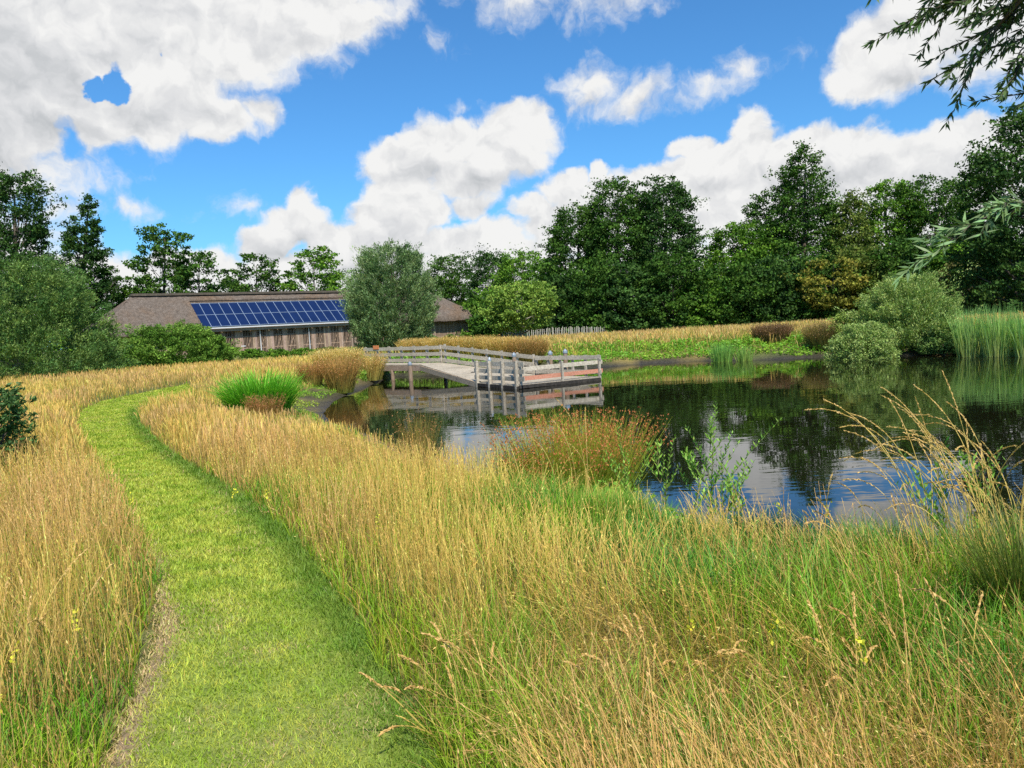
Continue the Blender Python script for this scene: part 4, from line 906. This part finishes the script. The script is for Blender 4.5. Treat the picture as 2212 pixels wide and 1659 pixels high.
# ---- saplings with paired leaves
def sapling(label, px, py, z, ytop, n_br=6, seed=0, lean=(0, 0), col=(.24, .42, .06), D=None, lf=.078):
    r_ = np.random.default_rng(seed); p = atz(px, py, z); H = atd(px, ytop, p[1])[2]-gz1(p[0], p[1]); b = np.array([p[0], p[1], gz1(p[0], p[1])-.02])
    root = empty('willow_sapling', b, label, 'sapling', 'young willow shoots at the near water edge'); st_ = MB(); lv = MB()
    def shoot(s0, d, L, r0):
        t_ = np.linspace(0, 1, 9); bendv = r_.normal(0, .10, 3)*[1, 1, .2]; P = s0+d*L*t_[:, None]+bendv*L*(t_**2)[:, None]
        st_.tube(P, r0*(1.1-t_), 5, (.22, .20, .08)); m_ = int(L/.022)
        tt_ = np.linspace(.15, 1, m_); Pp = np.stack([np.interp(tt_, t_, P[:, i]) for i in range(3)], -1); a = np.arange(m_)*2.4+r_.random()*6
        dv = np.stack([np.cos(a), np.sin(a), .75+.3*r_.random(m_)], -1)+.4*d; dv /= np.linalg.norm(dv, axis=1)[:, None]; Ls = lf*(1.15-.45*tt_)*r_.uniform(.7, 1.2, m_)
        quads(lv, Pp+dv*Ls[:, None]*.5, dv, Ls, Ls*.34, jit(col, m_, .2))
    d0 = N_([lean[0], lean[1], 1.]); shoot(b, d0, H, .008)
    for k in range(n_br):
        h_ = r_.uniform(.25, .8); a = r_.uniform(0, 6.3); shoot(b+d0*H*h_, N_([cos(a)*.6, sin(a)*.6, 1.]), H*(1-h_)*r_.uniform(.5, 1.), .0045)
    st_.build('stem', M_grass, root); lv.build('leaves', M_grass, root)
for i, a in enumerate([('tallest young willow shoot rising against the dark water', 1532, 1105, .35, 862, 9, (.03, 0)), ('willow shoot right of the large rush clump', 1440, 1080, .3, 928, 7, (-.1, 0)), ('short willow shoot between two taller ones', 1490, 1085, .35, 962, 6, (.06, 0)), ('willow shoot growing out of the large rush clump', 1362, 1070, .3, 925, 6, (-.05, 0)),
    ('bushy low willow shoot right of the tallest one', 1585, 1120, .4, 1000, 8, (.05, 0)), ('willow shoot close beside the tallest one', 1556, 1110, .4, 960, 6, (.1, 0)), ('leafy shoot at the right among the arching grasses', 2040, 1150, .6, 950, 7, (-.05, 0)), ('leafy shoot near the right edge above the dark tuft', 2110, 1180, .6, 960, 7, (.05, 0))]):
    sapling(a[0], a[1], a[2], a[3], a[4], a[5], 200+i, a[6])
# dark leafy shrub at the left edge
tree('laurel_bush', 'dark green leafy bush cut by the left edge above the dry grass', -48, 1030, 832, 80, 11.0, [(.045, .10, .025), (.08, .16, .045)], 'egg', 5200, (.085, .032), 140, .0, .14, flat=.8, up=.25, mat=M_leafg, cat='bush', tr=.1, nclump=170, dens_in=.4, spread=.6)

# ---- tall arching grasses at the right
def tallgrass(label, px, py, z, n, ytop, hwx, seed, lean=-.1):
    r_ = np.random.default_rng(seed); p = atz(px, py, z); b = np.array([p[0], p[1], gz1(p[0], p[1])]); H = atd(px, ytop, p[1])[2]-b[2]; R = hwx/F*p[1]
    root = empty('tall_grass', b, label, 'tall grass', 'tall grasses with drooping heads'); st_ = MB(); hd = MB()
    for k in range(n):
        a = r_.uniform(0, 2*pi); rr = R*math.sqrt(r_.random())*.5; s0 = b+np.array([cos(a)*rr, sin(a)*rr*.5, 0]); h_ = H*r_.uniform(.6, 1.08); az0 = r_.normal(-1.2, 1.0); th = r_.uniform(.0, .28)+abs(lean)*r_.random(); be = r_.uniform(.2, 2.0)
        m_ = 16; t_ = np.linspace(0, 1, m_); ang = th+be*t_**3.0; ds = h_/(m_-1); P = [s0]
        for j in range(1, m_): P.append(P[-1]+np.array([sin(az0)*sin(ang[j]), cos(az0)*sin(ang[j]), cos(ang[j])])*ds)
        P = np.array(P); c_ = np.array((.62, .46, .13))*r_.uniform(.75, 1.25); st_.tube(P, .0031*(1.2-.7*t_), 3, c_, cap=False)
        for j in range(46):
            f_ = .76+.24*j/45*1.0; i = f_*(m_-1.001); i0 = int(i); q = P[i0]*(1-(i-i0))+P[i0+1]*(i-i0); T = N_(P[i0+1]-P[i0]); dv = N_(T+r_.normal(0, .30, 3)); L = .020*r_.uniform(.8, 1.3)
            quads(hd, np.array([q+r_.normal(0, .0018, 3)]), dv[None], np.array([L]), np.array([.0075]), np.array([np.array((.72, .47, .18))*r_.uniform(.8, 1.2)]), r_.normal(size=(1, 3)))
    st_.build('stems', M_grass, root); hd.build('seed_sprays', M_grass, root)
tallgrass('group of tall grasses whose seed heads arch over the dark water', 2070, 1240, .75, 30, 790, 200, 1)
tallgrass('tall grasses at the right edge with heads above the far shore line', 2170, 1260, .78, 34, 805, 170, 2)
tallgrass('few low arching grass heads before the blue water', 1840, 1270, .72, 12, 1010, 260, 3)
tallgrass('bent brown grass heads crossing the near meadow at the right', 2000, 1560, .9, 16, 1240, 420, 4)
tallgrass('single pale stalks rising before the jetty platform', 1215, 1110, .45, 7, 850, 220, 5)
tallgrass('bleached stalks in the middle of the near meadow', 1500, 1560, .9, 16, 1290, 480, 6)
tallgrass('long stalks leaning over the right side of the mown path', 1010, 1560, .93, 14, 1330, 200, 7, -.6)
tallgrass('pale seed stalks in the meadow left of the mown path', 110, 1500, .93, 16, 1190, 240, 8)

# ---- yellow flowering plants
def flower(label, px, py, z, hgt, seed):
    r_ = np.random.default_rng(seed); p = atz(px, py, z); b = np.array([p[0], p[1], gz1(p[0], p[1])]); root = empty('yellow_flower', b, label, 'wildflower', 'yellow wildflowers'); top = b+np.array([r_.normal(0, .03), 0, hgt])
    MB().tube([b, (b+top)/2+r_.normal(0, .01, 3), top], [.003, .0025, .002], 5, (.16, .26, .05)).build('stem', M_grass, root); hd = MB(); n = 16
    P = top-np.array([0, 0, 1])*r_.random((n, 1))*.10+r_.normal(0, .012, (n, 3)); dv = r_.normal(size=(n, 3))+[0, 0, .4]; dv /= np.linalg.norm(dv, axis=1)[:, None]
    quads(hd, P, dv, np.full(n, .024), np.full(n, .016), jit((.72, .66, .06), n, .1)); hd.build('blossom', M_grass, root)
for i, (px, py, lab) in enumerate([(55, 1560, 'yellow flower low in the bottom left meadow'), (170, 1470, 'yellow flower in the dry grass left of the path edge'), (292, 1150, 'yellow flower stalk beside the left path edge'), (30, 1690, 'yellow flower at the bottom left corner'), (520, 1140, 'yellow flower on the grassy slope right of the path'), (570, 1150, 'second small yellow flower on the slope right of the path'),
   (1690, 1560, 'yellow rattle in the near meadow below the water'), (1870, 1610, 'yellow rattle in the lower right meadow'), (1480, 1520, 'yellow flower in the middle of the near meadow'), (1700, 1200, 'yellow flower at the near water edge'), (1785, 1205, 'orange yellow flower beside the one at the water edge'), (820, 1230, 'yellow flower near the shadowed side of the path')]):
    flower(lab, px, py, .9, .42 if py > 1300 else .5, 300+i)

# ------------------------------------------------------------------ picket fence, stakes
fe = empty('picket_fence', atd(1230, 722, 72), 'low pale chestnut picket fence between the tan grass and the wood', 'fence'); a = atd(1085, 727, 66); b = atd(1415, 716, 90); a[2] = b[2] = gz1(*a[:2])
n = 96
for k in range(n):
    t_ = k/(n-1); q = a*(1-t_)+b*t_; h_ = 1.0+random.uniform(-.08, .08)+.14*sin(t_*7); w_ = .07
    q = q+np.array([random.uniform(-.03, .03), 0, 0]); tb = q+np.array([random.uniform(-.05, .05), 0, h_])
    MB().tube([q, tb-np.array([0, 0, .07]), tb], [w_/2, w_/2, .008], 4, cap=False).build('picket', M_fence, fe)
for z_ in (.35, .8): MB().beam(a+bz*z_, b+bz*z_, .012, .02).build('wire', M_metal, fe)
SG = 'old wooden stakes in the water before the far bushes'
for i, (px, yt, yb, lab) in enumerate([(1987, 728, 762, 'left stake, greyish, half hidden by the low dark bush'), (2036, 726, 766, 'middle stake leaning slightly left'), (2087, 728, 766, 'right stake with a broad flat top before the cattails'), ]):
    q = atz(px, yb, 0); tp = atd(px, yt, q[1]); MB().tube([[q[0]+.08, q[1], -.3], [(q[0]+tp[0])/2, q[1], tp[2]/2], [tp[0]-.02, q[1], tp[2]]], [.09, .085, .075], 8).build('wooden_stake', M_grey)
    o = [o for o in bpy.data.objects if o.name.startswith('wooden_stake')][-1]; tag(o, lab, 'stake', SG)
# ------------------------------------------------------------------ overhanging willow, its trunk stands right of the frame
wr = np.array([5.6, 5.6, 0]); wr[2] = gz1(5.6, 5.6) if poly_sd(np.array([5.6]), np.array([5.6]), POND)[0] > 0 else .3
wr = np.array([4.6, 3.4, gz1(4.6, 3.4)])
root = empty('overhanging_willow', wr, 'willow whose leafy twigs hang in from the upper right corner', 'tree'); tb = MB(); lf = MB(); rs_ = np.random.default_rng(77)
TP = [wr-bz*.2, wr+[-.05, .1, 1.2], wr+[.1, .2, 2.6], wr+[0, .4, 4.2], wr+[-.2, .6, 6.0]]; tb.tube(TP, [.22, .19, .16, .12, .06], 10)
def leafy(P, L0, dens, col, lw=.17, hang=.35, r0=.006):
    P = np.asarray(P, float); t_ = np.linspace(0, 1, len(P)); tb.tube(P, r0*(1.1-t_*.9), 5, (1, 1, 1)); Ltot = np.sum(np.linalg.norm(np.diff(P, axis=0), axis=1)); m_ = max(4, int(Ltot*dens)); tt_ = rs_.uniform(.05, 1, m_)
    Q = np.stack([np.interp(tt_, t_, P[:, i]) for i in range(3)], -1); T = np.stack([np.interp(tt_, t_, np.gradient(P[:, i])) for i in range(3)], -1); T /= np.linalg.norm(T, axis=1)[:, None]+1e-9
    dv = T*.9+rs_.normal(size=(m_, 3))*.55; dv[:, 2] -= hang; dv /= np.linalg.norm(dv, axis=1)[:, None]; L = L0*rs_.uniform(.6, 1.2, m_)
    quads(lf, Q+dv*L[:, None]*.5, dv, L, L*lw, jit(col, m_, .25))
def curve(a, b, sag, n=8, wob=.05):
    a = np.asarray(a, float); b = np.asarray(b, float); t_ = np.linspace(0, 1, n)[:, None]; return a*(1-t_)+b*t_+np.array([0, 0, 1])*sag*np.sin(t_*pi)+rs_.normal(0, wob, (n, 3))*np.sin(t_*pi)
DKW = (.085, .14, .045)
# each limb reaches to a point above the meadow; twigs hang from it
for (px, py, D, src, k_) in [(1880, -40, 4.6, 3, 5), (1960, 60, 4.6, 3, 9), (2040, 130, 4.6, 3, 10), (2110, 200, 4.7, 3, 10), (2000, 30, 4.6, 3, 12), (2080, 90, 4.7, 3, 13), (1985, -40, 4.4, 3, 12), (2130, 150, 4.7, 3, 13), (2150, 20, 4.3, 3, 14), (2190, 200, 4.7, 2, 12), (2220, 110, 4.4, 3, 12), (2100, -80, 4.4, 3, 14), (2215, 30, 4.6, 3, 14), (2260, 270, 4.6, 2, 8), (2170, -60, 4.9, 3, 12)]:
    e = atd(px, py, D); s0 = np.asarray(TP[src], float); e2 = e+N_(s0-e)*.30; C1 = curve(s0, e2, .35, 10, .04); tb.tube(C1, np.linspace(.04, .008, 10), 6)
    for k in range(int(k_*2.3)):
        j = rs_.integers(4, 10); st0 = C1[j]; d = N_(np.array([-.55, rs_.normal(0, .45), -.25+rs_.normal(0, .35)])); L = rs_.uniform(.25, .60); leafy(curve(st0, st0+d*L, .02, 6, .01), .066, 120, DKW, .23, .22)
# pale twig hanging low before the dark tree
e = atd(2025, 545, 3.9); s0 = atd(2330, 440, 3.9); C1 = curve(s0, e, .10, 9, .01); tb.tube(C1, np.linspace(.008, .002, 9), 5); tb.tube(curve(TP[2], s0, .1, 6), [.03, .025, .02, .015, .01, .008], 6)
for k in range(18):
    j = rs_.integers(3, 9); st0 = C1[j]; d = N_(np.array([-.8, rs_.normal(0, .3), -.35+rs_.normal(0, .3)])); leafy(curve(st0, st0+d*rs_.uniform(.08, .22), .01, 5, .005), .085, 80, (.19, .29, .12), .17, .1, .0015)
tb.build('trunk', M_bark, root, smooth=True); lf.build('crown', M_leafg, root)
